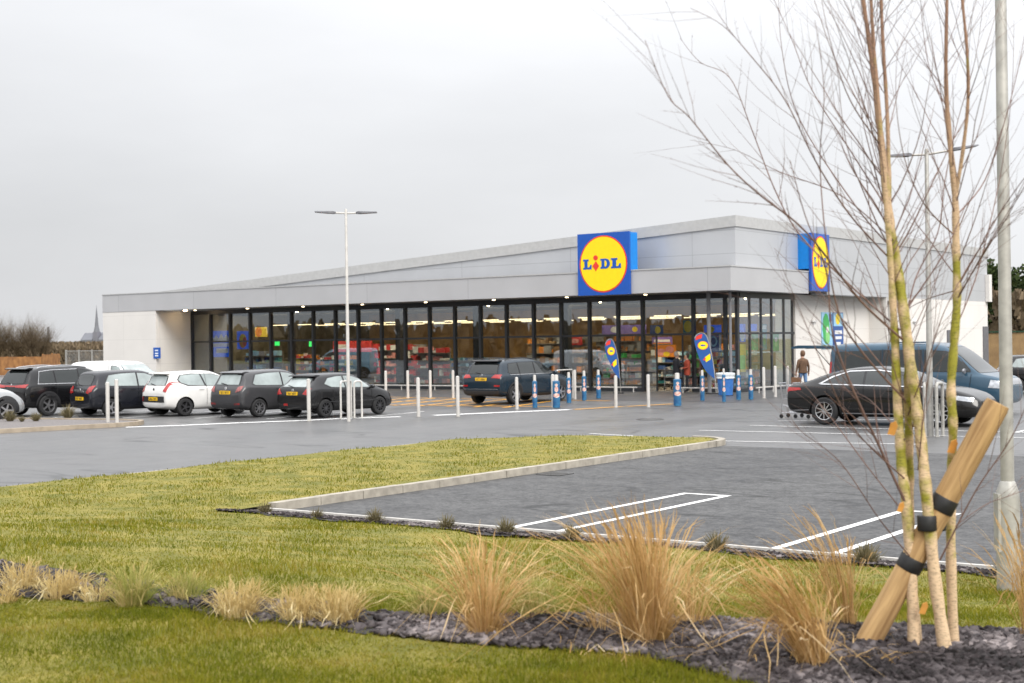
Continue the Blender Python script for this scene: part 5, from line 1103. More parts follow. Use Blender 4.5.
# --- vans
def van_spec(L, W, H, **k):
    h = L/2; w = W/2; wt = w*.82; b = k.get('belt', 1.12); xa = k.get('xa', h-1.35)
    st = [(-h, .40, .95, H*.60, w*.84, w*.93, w*.91, w*.80), (-h+.03, .32, b, H-.20, w*.90, w*.98, w*.96, w*.80), (-h+.10, .28, b, H-.06, w*.92, w, w*.98, wt), (-h+.5, .25, b, H-.01, w*.93, w, w*.985, wt), (-.3, .24, b, H, w*.93, w, w*.985, wt), (xa-.45, .24, b, H-.03, w*.93, w, w*.985, wt),
          (xa-.1, .24, b-.01, H-.14, w*.93, w, w*.98, wt*.99), (xa+.25, .24, b-.02, H-.38, w*.93, w, w*.97, wt*.98), (xa+.58, .24, b-.04, b+.20, w*.93, w, w*.96, wt), (xa+.80, .24, b-.05, b+.03, w*.93, w, w*.93, w*.82), (h-.20, .26, b-.12, b-.06, w*.90, w*.97, w*.89, w*.78), (h-.05, .30, b-.24, b-.18, w*.82, w*.90, w*.85, w*.74), (h, .40, .70, .76, w*.74, w*.82, w*.78, w*.68)]
    sp = dict(st=st, wr=.335, ww=.22, wx=(-h+.98, h-.92), track=W-.22, side=[], rear=[[(-w*.7, b+.08), (w*.7, b+.08), (w*.68, H-.25), (-w*.68, H-.25)]], front=[[(-w*.82, b+.04), (w*.82, b+.04), (w*.70, H-.14), (-w*.70, H-.14)]],
              mirror=(xa+.42, b+.05), plate=.6, badge=.0, handles=[(xa-.55, b-.12)], gaps=[[(xa-.62, H-.15), (xa-.62, .4)], [(xa+.55, b), (xa+.52, .4)]], side_x=xa)
    sp.update({a: v for a, v in k.items() if a not in ('belt', 'xa')}); return sp
def place(c, side_px, wheel_px): return c
pk = 'cars parked in a row left of the store'
def at_wheel(px, py, rz, dx, dy, sc=1.0):
    """car origin such that local point (dx,dy) stands where the photograph shows a wheel"""
    g = ground(px, py); c, s = math.cos(rz), math.sin(rz); return (g.x-(dx*c-dy*s)*sc, g.y-(dx*s+dy*c)*sc, 0.009)
def north(deg): return R(90+deg)        # heading, counter-clockwise from straight at the store
def wpos(sp, i=0, s=-1): return sp['wx'][i], s*(sp['track']/2+sp.get('ww', .2)/2)
def put(label, sp, paint, px, py, deg, sc=1.0, **k):
    rz = north(deg); return car(label, at_wheel(px, py, rz, *wpos(sp), sc), rz, sp, paint, scale=sc, **k)
put('black three door hatchback with dark rear spoiler, rightmost of the row beside the lamp post', p_spec, paint_m('charcoal', (0.010, 0.010, 0.011)), 326.5, 418.0, -5, 0.965, group=pk)
put('dark grey five door hatchback between the white and the black hatchback', y_spec, paint_m('graphite', (0.045, 0.045, 0.048)), 260, 417.4, -5, group=pk)
put('white three door hatchback with dark wheels and black bumper insert', k_spec, paint_m('white', (0.72, 0.71, 0.69), 0.0), 186, 416.4, -9, group=pk)
put('dark navy hatchback behind the two pale bollards on the left', n_spec, paint_m('navy', (0.011, 0.012, 0.017)), 112, 416.6, -11, group=pk)
put('black SUV with silver window trim and a red light bar', eqb, paint_m('black', (0.007, 0.007, 0.008)), 49, 416.2, -2, group=pk)
kd, kb_ = put('dark teal blue SUV parked alone on the yellow hatching in front of the shop', kod, paint_m('teal', (0.007, 0.018, 0.030)), 516, 404.2, -2)
# letters on the blue car's tailgate
cu = bpy.data.curves.new('tailgate_letters', 'FONT'); cu.body = 'SKODA'; cu.size = 0.085; cu.extrude = 0.004; cu.space_character = 1.7; cu.align_x = 'CENTER'; cu.align_y = 'CENTER'
to = bpy.data.objects.new('t_tmp', cu); COL.objects.link(to); tm = evaluated(to); bpy.data.objects.remove(to); tm.materials.append(chrome_m)
h = kb_.ray_cast(Vector((-5, 0, 1.055)), Vector((1, 0, 0)))[0]; lo = link(tm, 'tailgate_letters', kd); lo.matrix_local = Matrix.Translation((h.x-0.012, 0, 1.055)) @ Matrix(((0, 0, -1, 0), (-1, 0, 0, 0), (0, 1, 0, 0), (0, 0, 0, 1)))
fb = fastback(); S = 1.05
car('long low black fastback with silver window line and swirl wheels, parked side on', at_wheel(824, 425, R(2), *wpos(fb), S), R(2), fb, paint_m('brown_black', (0.006, 0.0055, 0.0055)), scale=S, group='cars on the right')
# blue people carrier with its tailgate up
xa = 5.0/2-1.42; 
t5 = van_spec(5.0, 1.92, 1.98, belt=1.10, xa=xa, rear=[], glass=car_glass, spokes=5, wr=.345,
              side=[[(-2.30, 1.18), (-2.26, 1.72), (-.95, 1.76), (-.95, 1.18)], [(-.83, 1.18), (-.83, 1.76), (.22, 1.76), (.22, 1.18)], [(.36, 1.18), (.36, 1.755), (xa-.12, 1.70), (xa+.20, 1.52), (xa+.48, 1.24), (xa+.50, 1.17)]],
              gaps=[[(-.89, 1.80), (-.89, .45)], [(.29, 1.80), (.29, .42)], [(xa+.56, 1.1), (xa+.50, .42)], [(-2.2, 1.0), (.25, 1.0)]], handles=[(.10, .98), (.48, .98)], mirror=(xa+.40, 1.16), mirror_m=alloy_m,
              extra=[([(2.10, .74), (2.42, .72), (2.40, .92), (2.16, .95)], 'y', lamp_clear, 'headlight'), ([(-.85, .80), (.85, .80), (.80, .96), (-.80, .96)], '+x', chrome_m, 'grille'), ([(-2.48, .9), (-2.40, .9), (-2.40, 1.45), (-2.48, 1.45)], 'y', lamp_red, 'tail_light'), ([(-.80, .50), (.80, .50), (.76, 1.72), (-.76, 1.72)], '-x', arch_m, 'load_bay_dark_patch')])  # shade of the open load bay painted as a dark patch on the closed rear
S = 1.07; rz = R(-1); g = on_y(828, 400, 41.3); c_ = (g.x+2.5*S, 41.3+.96*S, 0.0)
bl = paint_m('blue', (0.032, 0.072, 0.112), 0.1)
tv, tb = car('steel blue people carrier with its tailgate raised, behind the black fastback', c_, rz, t5, bl, 'parked_van', 'van', 'cars on the right', S)
m = MB(); m.prism([(-2.40, 1.90), (-3.50, 1.93), (-3.72, 1.88), (-3.70, 1.83), (-3.4, 1.84), (-2.42, 1.84)], 'y', -.80, .80); tg = m.build('tailgate', bl, tv)
MB().box((-3.35, -.62, 1.826), (-2.65, .62, 1.838)).build('tailgate_window', car_glass, tg)
MB().tube([(-2.46, -.78, 1.30), (-2.95, -.78, 1.83)], .012, 6).tube([(-2.46, .78, 1.30), (-2.95, .78, 1.83)], .012, 6).build('gas_strut', black_m, tv)
MB().tube([(xa-1.75, -.72, 1.985), (xa-.75, -.72, 1.985)], .02, 6).build('roof_rail', bl, tv)
# white van behind the left row, partial cars at the picture edges
vs = van_spec(4.2, 1.80, 1.75, belt=1.06, xa=.85, rear=[], side=[[(.42, 1.14), (.42, 1.56), (.74, 1.54), (1.05, 1.38), (1.36, 1.20), (1.36, 1.13)]], glass=car_glass_l)
g1 = on_y(67, 361, 36.5)
car('white panel van behind the black SUV and the navy hatchback', (g1.x+2.175, 37.4, 0), R(3), vs, paint_m('van_white', (0.78, 0.78, 0.77), 0.0), 'parked_van', 'van', pk)
s_rz = R(90+22); silver_spec['plate'] = 0
g = ground(11, 421.5); sp = silver_spec
car('silver crossover at the left edge showing only its front wing and wheel', at_wheel(7, 421.5, R(84), sp['wx'][1], -(sp['track']/2+.1)), R(84), sp, paint_m('silver', (0.42, 0.43, 0.44), 0.5), group=pk)
g = at_depth(-32, 400, 55)
car('white hatchback at the left edge behind the black SUV', (g.x, g.y, 0), R(30), n_spec, paint_m('white', (0.72, 0.71, 0.69), 0.0), group=pk)
g = at_depth(1050, 400, 56)
car('dark car nose at the right edge beyond the blue people carrier', (g.x, g.y, 0), R(20), y_spec, paint_m('black', (0.016, 0.016, 0.018)), group='cars on the right')

# two pale vehicles parked out of the picture on the left; the shop windows mirror them
vb = van_spec(4.6, 1.85, 2.0, belt=1.12, xa=1.0, rear=[], side=[[(.55, 1.2), (.55, 1.78), (.92, 1.75), (1.25, 1.52), (1.55, 1.27), (1.55, 1.19)]], glass=car_glass, plate=0)
car('light blue panel van mirrored in the shop windows left of the lamp post', (-65.0, 38.6, 0.0), R(138), vb, paint_m('light_blue', (0.30, 0.48, 0.58)), 'parked_van', 'van', 'vehicles mirrored in the shop windows')
car('pale silver blue hatchback mirrored in the shop windows behind the teal SUV', (-53.8, 28.0, 0.0), R(142), n_spec, paint_m('pale_blue', (0.34, 0.46, 0.52)), group='vehicles mirrored in the shop windows')
# ------------------------------------------------------------------ bollards, posts, hoops
galv = mat('galvanised_steel', (0.36, 0.35, 0.325), 0.55, 0.3, var=0.14, scale=9); galv_l = mat('pale_painted_steel', (0.52, 0.50, 0.47), 0.5, 0.1, var=0.08, scale=6)
def bollard_proto():
    r = thing('bollard', 'x', 'bollard', (0, 0, 0))
    MB().lathe([(0, 0), (.057, 0), (.057, 1.06), (.052, 1.085), (.03, 1.10), (0, 1.105)], (0, 0, 0), 16).build('post', galv_l, r, True)
    MB().lathe([(.057, .004), (.085, .004), (.085, .014), (.057, .016)], (0, 0, 0), 16).build('base_plate', galv, r, True)
    return r
wb = None
WL = [(309, 421.3, 1.16, 'pale bollard in front of the black hatchback, left of the lamp post'), (108, 425, 1.16, 'left one of two pale bollards in front of the navy hatchback'), (117, 425.6, 1.24, 'right one of two pale bollards in front of the navy hatchback'),
      (418.5, 417, 1.12, 'pale bollard alone in front of the yellow hatching, right of the black hatchback'), (458, 416.8, 1.15, 'pale bollard at the road edge just left of the blue SUV'), (517, 409.5, 1.0, 'pale bollard in front of the rear wheel of the blue SUV'), (553, 407.5, 1.05, 'thin pale bollard left of the stout wrapped one by the nose of the blue SUV'),
      (616, 407.6, 1.0, 'pale bollard under the left feather flag'), (648.5, 407.3, 1.02, 'pale bollard left of the open shop door'), (386, 398.5, 1.05, 'first of four pale bollards along the windows, by the black hatchback bonnet'), (408, 398, 1.05, 'second of four pale bollards along the windows'), (430.5, 398, 1.05, 'third of four pale bollards along the windows'), (453.3, 398.2, 1.05, 'last of four pale bollards along the windows, nearest the blue SUV'),
      (575, 399.3, 1.05, 'pale bollard among the blue wrapped ones behind the nose of the blue SUV'), (764, 398.3, 1.08, 'pale bollard by the side windows, first right of the blue wrapped row'), (775.5, 397, 1.1, 'pale bollard by the side windows left of the white wall'), (788, 394.5, 1.05, 'pale bollard at the corner where the white wall begins')]
for px, py, hs, l in WL:
    p = ground(px, py); 
    if wb is None: wb = bollard_proto(); wb.location = p; wb.scale = (1, 1, hs); wb['label'] = l; wb['group'] = 'pale steel bollards'
    else: dup(wb, p, 0, l, (1, 1, hs), 'pale steel bollards')
wrap_b = mat('wrap_blue', (0.012, 0.075, 0.20), 0.4, col2=(0.03, 0.16, 0.30), scale=7); wrap_p = mat('wrap_print', (0.62, 0.22, 0.16), 0.5, col2=(0.7, 0.66, 0.6), scale=16)
def wrapped(px, py, h, r, label, first=[None]):
    p = ground(px, py)
    if first[0] is None:
        t = thing('wrapped_bollard', label, 'bollard', p, 0, 'blue wrapped bollards'); first[0] = t
        MB().lathe([(0, 0), (.05, 0), (.05, 1.07), (.045, 1.09), (0, 1.10)], (0, 0, 0), 14).build('post', galv_l, t, True)
        s = MB().lathe([(.05, .02), (.085, .02), (.085, .88), (.05, .90)], (0, 0, 0), 18).build('sleeve', wrap_b, t, True)
        m = MB(); 
        for zc, hw, w_ in ((.62, .10, .5), (.42, .08, .9), (.76, .05, .4)):
            n = 8; o = []
            for k in range(n+1):
                a = YAW-R(90)+R(35)*0+(-w_+2*w_*k/n); 
                for z in (zc-hw*(1-abs(k/n-.5)), zc+hw*(1-abs(k/n-.5))): o.append((.0862*math.cos(a), .0862*math.sin(a), z))
            m.add(o, [(2*k, 2*k+2, 2*k+3, 2*k+1) for k in range(n)])
        m.build('printed_mark', wrap_p, s); t.scale = (r, r, h); return
    dup(first[0], p, 0, label, (r, r, h), 'blue wrapped bollards')
for px, py, h, r, l in [(535, 408.3, 1.05, 1.0, 'blue wrapped bollard in front of the front door of the blue SUV'), (556.5, 408.2, 1.05, 1.5, 'stout blue wrapped bollard by the front wheel of the blue SUV'), (569, 403.3, 1.05, 1.05, 'blue wrapped bollard just right of the nose of the blue SUV'), (584.3, 400.8, 1.05, 1.05, 'blue wrapped bollard midway between blue SUV and left feather flag'), (598.6, 398.8, 1.05, 1.1, 'dark blue wrapped bollard next left of the left feather flag'),
                     (677.5, 406.3, 1.05, 1.6, 'stout blue wrapped bollard in front of the two people at the door'), (702.5, 401, 1.05, .95, 'blue wrapped bollard under the right feather flag'), (724, 402.4, 1.12, .8, 'slim blue wrapped bollard in front of the blue litter bin'), (738.6, 400.4, 1.05, 1.05, 'blue wrapped bollard right of the litter bin'), (751, 400, 1.05, 1.05, 'rightmost blue wrapped bollard, by the side windows')]:
    wrapped(px, py, h, r, l)
def hoop(p, q, h, label, group, m=galv_l, rad=.03):
    r = thing('cycle_hoop', label, 'cycle stand', p, 0, group); d = Vector(q)-Vector(p); d.z = 0; dn = d.normalized(); c = .09
    pts = [Vector((0, 0, 0)), Vector((0, 0, h-c))]+[dn*(c-c*math.cos(a))+Vector((0, 0, h-c+c*math.sin(a))) for a in (.4, .8, 1.2, 1.57)]
    pts += [d-dn*(c-c*math.sin(a))+Vector((0, 0, h-c+c*math.cos(a))) for a in (0, .4, .8, 1.2, 1.57)]+[d.copy()]
    MB().tube(pts, rad, 10).build('bar', m, r, True); m2 = MB()
    for o in (Vector((0, 0, 0)), d): m2.lathe([(rad, .004), (.07, .004), (.07, .012), (rad, .014)], o, 14)
    m2.build('base_plate', galv, r, True)
g_h = 'steel hoops round the lamp posts'
hoop(ground(341, 419), ground(351.5, 417.2), 1.15, 'steel hoop left of the middle lamp post in front of the black hatchback', g_h); hoop(ground(354.5, 418.3), ground(362, 418.0), 1.15, 'narrower steel hoop right of the middle lamp post', g_h)
hoop(ground(925, 437), ground(931, 434.5), 1.22, 'galvanised hoop left of the slim right lamp post, behind the birch', g_h, galv, .04); hoop(ground(937, 437), ground(943, 436), 1.22, 'galvanised hoop right of the slim right lamp post, behind the birch', g_h, galv, .04)
# lamp posts
def lamp_post(loc, h, label, arms, r0=.07, r1=.04, base=.0, sr=.09, ang=0.0, m=galv):
    r = thing('lamp_post', label, 'lamp post', loc, ang, 'car park lamp posts')
    prof = [(0, 0), (sr, 0), (sr, base-.10), (sr*.96, base-.04), (r0*1.15, base+.05), (r0, base+.06), (r1, h), (r1*.8, h+.03), (0, h+.035)] if base else [(0, 0), (r0, 0), (r1, h), (r1*.8, h+.03), (0, h+.035)]
    MB().lathe(prof, (0, 0, 0), 20).build('pole', m, r, True)
    if base: MB().box((-sr-.004, -.06, .35), (-sr+.03, .06, .85)).build('access_door', m, r)
    lamp_m = mat('lamp_housing', (0.10, 0.10, 0.11), 0.5); lens = mat('lamp_lens', (0.5, 0.5, 0.48), 0.2)
    for s, L, tilt in arms:
        e = Vector((s*L, 0, h+tilt*L-.10)); MB().tube([(0, 0, h-.10), (s*L*.5, 0, h-.10+tilt*L*.5), e], .026, 8).build('arm', m, r, True)
        d = Vector((s, 0, tilt)).normalized(); n = Vector((-d.z*s, 0, d.x*s)); hl = .62
        a = []
        for t, wd, th in ((0, .06, .05), (.12, .11, .075), (.30, .16, .06), (1, .13, .03)):
            c = e+d*hl*t; a.append([c+Vector((0, -wd, 0))-n*th*.4, c+Vector((0, wd, 0))-n*th*.4, c+Vector((0, wd*.8, 0))+n*th*.6, c+Vector((0, -wd*.8, 0))+n*th*.6])
        vs = [v for q in a for v in q]; fs = [(0, 1, 2, 3), (15, 14, 13, 12)]+[(i*4+k, i*4+(k+1) % 4, i*4+4+(k+1) % 4, i*4+4+k) for i in range(3) for k in range(4)]
        hd = MB().add(vs, fs).build('lamp_head', lamp_m, r)
        c0 = e+d*hl*.34-n*.03; c1 = e+d*hl*.95-n*.018
        MB().add([c0+Vector((0, -.12, 0)), c0+Vector((0, .12, 0)), c1+Vector((0, .10, 0)), c1+Vector((0, -.10, 0))], [(0, 1, 2, 3)]).build('lens', lens, hd)
    return r
p = ground(348.8, 421.5); h = on_y(346, 210, p.y).z
lamp_post(p, h, 'slim pale lamp post with two lamp arms beside the black hatchback', [(-1, .30, .06), (1, .30, .02)], .055, .038, 0, ang=YAW, m=galv_l)
p = ground(930.5, 436.5); h = on_y(928, 150, p.y).z
lamp_post(p, h, 'slim grey lamp post with two arms behind the birch stems on the right', [(-1, .35, -.03), (1, .55, .16)], .075, .045, 0, ang=YAW, m=galv)
q = gp(1009, 592); d_ = (q-Vector((0, 0, EYE))).dot(FW)
lamp_post(q, 6.4, 'thick galvanised lamp post with a stepped base at the right edge of the lawn', [(-1, .35, .05), (1, .35, .05)], 6.6*d_/F, .045, 104*d_/F, 11.5*d_/F, YAW)
# low trolley rails along the glazing
def rail(a, b, z, n, label, rad=.03):
    r = thing('guard_rail', label, 'guard rail', a, 0, 'low steel rails along the shop front'); d = Vector(b)-Vector(a)
    MB().tube([(0, 0, z), d+Vector((0, 0, z))], rad, 8).build('bar', galv_l, r, True)
    for i in range(n):
        t = (i+.2)/(n-.6); MB().tube([d*t+Vector((0, 0, 0)), d*t+Vector((0, 0, z))], rad*.8, 8).build('post', galv_l, r, True)
rail((-61.0, 53.6, 0.006), (-48.2, 53.6, 0.006), .22, 6, 'low pale rail along the left half of the shop windows'); rail((-47.6, 53.6, 0.006), (-34.2, 53.6, 0.006), .22, 7, 'low pale rail along the middle shop windows behind the blue SUV')
rail((-33.9, 53.6, 0.006), (-31.7, 53.6, 0.006), .22, 3, 'short low rail left of the open door'); rail((-29.6, 53.6, 0.006), (-27.6, 53.6, 0.006), .22, 3, 'short low rail right of the open door behind the litter bin'); rail((-26.3, 54.2, 0.006), (-26.3, 60.2, 0.006), .22, 5, 'low pale rail along the side windows')
hoop(ground(557, 399.5), ground(573, 398), 1.15, 'tall barrier hoop behind the front of the blue SUV', 'steel hoops by the entrance', galv_l, .025)
# feather flags
flag_m = mat('flag_blue', (0.008, 0.075, 0.28), 0.6, var=0.1, scale=3)
def feather(loc, H, label):
    r = thing('feather_flag', label, 'flag', loc, YAW*0.9, 'blue feather flags by the entrance')
    MB().tube(smooth_line([(0.10, 0, 0), (0.06, 0, .8), (-.02, 0, 1.6), (-.16, 0, H-.18), (-.30, 0, H), (-.46, 0, H-.06), (-.54, 0, H-.22)], 5), .014, 6).build('pole', galv, r, True)
    out = [(.06, .62), (.03, 1.1), (-.02, 1.6), (-.10, H-.35), (-.18, H-.14), (-.30, H-.02), (-.45, H-.07), (-.54, H-.22), (-.545, H-.40), (-.48, H-.75), (-.36, 1.35), (-.20, .95)]
    out = [(p.x, p.z) for p in smooth_line([(a, 0, b) for a, b in out+out[:1]], 3)][:-1]
    c = MB().prism(out, 'y', -.006, .006).build('cloth', flag_m, r)
    pr = lambda cx, cz, rx, rz, m, k, n=24: MB().prism(blob(cx, cz, rx, rz, n), 'y', -.010-.002*k, -.0065).build('print', m, c)
    pr(-.29, H-.52, .165, .18, red_m, 0); pr(-.29, H-.52, .150, .165, yel_m, 1); pr(-.29, H-.52, .08, .035, blue_m, 2)
    MB().prism([(-.20, H-1.22), (-.06, H-1.10), (-.07, H-.86), (-.24, H-1.02)], 'y', -.0105, -.0065).build('print', yel_m, c); MB().prism([(-.30, H-1.12), (-.22, H-1.16), (-.21, H-1.0)], 'y', -.0125, -.0065).build('print', red_m, c)
    MB().prism([(-.52, H-.30), (-.50, H-.16), (-.40, H-.07), (-.30, H-.05), (-.33, H-.22), (-.44, H-.26)], 'y', -.0125, -.0065).build('print', red_m, c)
    MB().box((-.22, -.22, 0), (.22, .22, .05)).build('base', black_m, r); return r
p = on_y(618.5, 392, 52.4); feather((p.x, 52.4, .005), 2.35, 'blue feather flag with round yellow emblem left of the open door')
p = on_y(713, 392, 53.0); fl = feather((p.x, 53.0, .005), 2.55, 'wider blue feather flag with round yellow emblem between the door and the corner'); fl.scale = (1.35, 1, 1)
# litter bin
p = ground(714.5, 396.5); p = on_y(724.5, 392, 51.6); b = thing('litter_bin', 'blue litter bin with a white bin liner over its rim', 'bin', (p.x+.05, 51.6, .005)); b.scale = (.74, .74, .84)
MB().lathe([(0, .03), (.38, .03), (.46, .98), (.43, .98), (.36, .1)], (0, 0, 0), 20).build('tub', mat('bin_blue', (0.03, 0.14, 0.42), 0.5), b, True)
MB().lathe([(.43, .80), (.50, .84), (.475, .92), (.53, 1.02), (.52, 1.08), (.44, 1.10), (.36, .95), (0, .85)], (0, 0, 0), 17).build('liner', mat('bin_liner', (0.68, 0.72, 0.74), 0.4, var=0.1), b, True)
for s in (-1, 1): MB().lathe([(0, -.03), (.06, -.03), (.06, .03), (0, .03)], (s*.3, .2, .06), 12, 'x').build('castor', tyre_m, b)
# trolleys
wire = mat('trolley_wire', (0.50, 0.50, 0.52), 0.3, 0.8, var=0.05)
def trolley(loc, rz, label):
    r = thing('shopping_trolley', label, 'trolley', loc, rz, 'wire shopping trolleys')
    f = MB()
    for s in (-.25, .25): f.tube([(-.42, s, .96), (-.36, s, .62), (-.40, s, .16)], .016, 6).tube([(-.40, s, .16), (.38, s*.9, .18), (.42, s*.85, .14)], .014, 6).tube([(-.38, s, .40), (.30, s*.9, .19)], .010, 6)
    f.build('frame', wire, r, True)
    g = MB(); B0 = [(-.34, .24, .55), (.38, .19, .60), (.38, -.19, .60), (-.34, -.24, .55)]; B1 = [(-.40, .28, .95), (.50, .23, .92), (.50, -.23, .92), (-.40, -.28, .95)]
    for q in (B0, B1):
        for i in range(4): g.tube([q[i], q[(i+1) % 4]], .008, 5)
    for i in range(4):
        for k in range(9):
            t = k/9; a = Vector(B0[i]).lerp(Vector(B0[(i+1) % 4]), t); c = Vector(B1[i]).lerp(Vector(B1[(i+1) % 4]), t); g.tube([a, c], .0035, 4)
        for k in (.33, .66):
            a = Vector(B0[i]).lerp(Vector(B1[i]), k); c = Vector(B0[(i+1) % 4]).lerp(Vector(B1[(i+1) % 4]), k); g.tube([a, c], .0035, 4)
    for k in range(1, 8): a = Vector(B0[0]).lerp(Vector(B0[1]), k/8); c = Vector(B0[3]).lerp(Vector(B0[2]), k/8); g.tube([a, c], .0035, 4)
    g.build('basket', wire, r)
    MB().tube([(-.46, -.27, 1.0), (-.46, .27, 1.0)], .02, 8).build('handle', mat('handle_grey', (0.25, 0.26, 0.28), 0.4), r, True)
    for x, y in ((-.40, .25), (-.40, -.25), (.40, .21), (.40, -.21)):
        c = MB().lathe([(0, -.016), (.055, -.016), (.062, 0), (.055, .016), (0, .016)], (x, y, .062), 14, 'y').build('castor', tyre_m, r, True); MB().tube([(x-.02, y, .17), (x, y, .06)], .012, 5).build('fork', wire, c)
p = on_y(787, 418, 37.6); trolley((p.x+.20, 37.9, .006), R(2), 'wire shopping trolley standing behind the boot of the black fastback'); trolley((p.x+.58, 38.02, .006), R(3), 'second wire trolley pushed into the first, half hidden by the black fastback')
tt = trolley((-31.6, 56.6, .03), R(100), 'wire trolley inside the open shop door, in front of the fruit picture'); trolley((-31.3, 57.3, .03), R(100), 'second wire trolley deeper inside the open shop door')
# ------------------------------------------------------------------ people
skin = mat('skin', (0.50, 0.30, 0.22), 0.6, var=0.06)
def person(loc, rz, H, label, coat, trous, hair_m, pose, skirt=False):
    """one continuous skinned body; x = forward, y = left"""
    r = thing('person', label, 'person', loc, rz, 'shoppers'); k = H/1.75
    J = {'pel': (0, 0, .96, .125), 'wai': (.0, 0, 1.10, .125), 'che': (-.01, 0, 1.30, .145), 'nek': (0, 0, 1.47, .058), 'hd0': (.015, 0, 1.55, .062), 'hd1': (.02, 0, 1.63, .088), 'hd2': (.015, 0, 1.71, .070)}
    E = [('pel', 'wai'), ('wai', 'che'), ('che', 'nek'), ('nek', 'hd0'), ('hd0', 'hd1'), ('hd1', 'hd2')]
    J['nos'] = (.105, 0, 1.615, .016); E.append(('hd1', 'nos'))
    for s, n in ((1, 'l'), (-1, 'r')):
        f, a = pose['leg'+n], pose['arm'+n]
        J['ear'+n] = (.01, s*.088, 1.62, .018); E.append(('hd1', 'ear'+n))
        J['hip'+n] = (0, s*.10, .90, .098); J['kne'+n] = (f*.5+.02, s*.10, .50, .064); J['ank'+n] = (f, s*.105, .09, .045); J['toe'+n] = (f+.15, s*.115, .035, .036)
        E += [('pel', 'hip'+n), ('hip'+n, 'kne'+n), ('kne'+n, 'ank'+n), ('ank'+n, 'toe'+n)]
        J['sho'+n] = (0, s*.195, 1.40, .066); (ex, ey, ez), (wx_, wy_, wz_) = a
        J['elb'+n] = (ex, s*ey, ez, .050); J['wri'+n] = (wx_, s*wy_, wz_, .034); hd = Vector((wx_-ex, s*(wy_-ey), wz_-ez)).normalized()
        J['pal'+n] = (wx_+hd.x*.07, s*wy_+hd.y*.07, wz_+hd.z*.07, .032)
        E += [('che', 'sho'+n), ('sho'+n, 'elb'+n), ('elb'+n, 'wri'+n), ('wri'+n, 'pal'+n)]
        for i, (dx, L) in enumerate(((-.024, .075), (-.008, .088), (.008, .082), (.022, .066))):
            sd = Vector((1, 0, 0)) if abs(hd.x) < .7 else Vector((0, 1, 0)); b = Vector(J['pal'+n][:3])+sd*dx*.9; t = b+hd*L*.8+Vector((0, -s*.015, -.012))
            J[f'fa{i}{n}'] = (*(b+hd*.025), .0105); J[f'fb{i}{n}'] = (*t, .009); E += [('pal'+n, f'fa{i}{n}'), (f'fa{i}{n}', f'fb{i}{n}')]
        sd = Vector((1, 0, 0)) if abs(hd.x) < .7 else Vector((0, 0, 1)); b = Vector((wx_, s*wy_, wz_))+hd*.03+sd*.045; J['th'+n] = (*b, .011); E.append(('wri'+n, 'th'+n))
    names = list(J); me = bpy.data.meshes.new('body'); me.from_pydata([tuple(c*k for c in J[n][:3]) for n in names], [(names.index(a), names.index(b)) for a, b in E], [])
    o = link(me, 'body_tmp'); md = o.modifiers.new('s', 'SKIN'); md.use_smooth_shade = True
    for i, n in enumerate(names): me.skin_vertices[0].data[i].radius = (J[n][3]*k,)*2; me.skin_vertices[0].data[i].use_root = (n == 'pel')
    o.modifiers.new('u', 'SUBSURF').levels = 1; o.modifiers['u'].render_levels = 1
    fin = evaluated(o); bpy.data.objects.remove(o); fin.materials.clear()
    for m_ in (coat, trous, skin, black_m): fin.materials.append(m_)
    hands = [Vector(J['pal'+n][:3])*k for n in 'lr']; mi = []
    for p_ in fin.polygons:
        c = p_.center; z = c.z/k
        if z > 1.475 or min((c-h_).length for h_ in hands) < .105*k: mi.append(2)
        elif z < .085: mi.append(3)
        elif z < .93 and abs(c.y) < .26*k and min((c-h_).length for h_ in hands) > .13*k and not (z > .80 and skirt): mi.append(1)
        else: mi.append(0)
    fin.polygons.foreach_set('material_index', mi); fin.polygons.foreach_set('use_smooth', [True]*len(mi)); b = link(fin, 'body', r)
    hp = MB(); n_ = 10
    hp.lathe([(.0, .135), (.05, .128), (.085, .095), (.102, .04), (.100, -.02), (.085, -.075), (.06, -.10)], (0, 0, 0), 16)
    ho = hp.build('hair', hair_m, r, True); ho.location = (-.012*k, 0, 1.655*k); ho.scale = (k, .95*k, k)
    bm = bmesh.new(); bm.from_mesh(ho.data); bmesh.ops.delete(bm, geom=[v for v in bm.verts if v.co.x > .052 and v.co.z < .045], context='VERTS'); bm.to_mesh(ho.data); bm.free()
    cm = MB(); 
    cm.lathe([(.150, .78 if skirt else .88), (.165, .90), (.150, 1.05), (.160, 1.22), (.168, 1.34), (.13, 1.43), (.07, 1.475)], (0, 0, 0), 18)
    co_ = cm.build('jacket', coat, r, True); co_.scale = (k*.92, k*1.22, k)
    for s in (-1, 1): MB().lathe([(0, 0), (.011, .002), (.012, .008)], (.098*k, s*.032*k, 1.635*k), 8, 'x').build('eye', black_m, b)
    MB().box((.098*k, -.025*k, 1.567*k), (.104*k, .025*k, 1.577*k)).build('mouth', mat('lips', (0.35, 0.14, 0.12), 0.6), b)
    return r
cl = lambda n, c: mat('cloth_'+n, c, 0.85, var=0.2, scale=14)
rest = ((.0, .26, 1.13), (.05, .27, .90)); bent = ((-.02, .27, 1.13), (.24, .20, 1.10))
p = on_y(677, 392, 54.3); person((p.x, 54.3, .006), R(60), 1.74, 'person in a long black coat with grey hair standing at the open shop door', cl('black', (0.014, 0.014, 0.018)), cl('charcoal', (0.03, 0.03, 0.035)), mat('hair_grey', (0.30, 0.26, 0.22), 0.8), dict(legl=.10, legr=-.08, arml=rest, armr=bent), True)
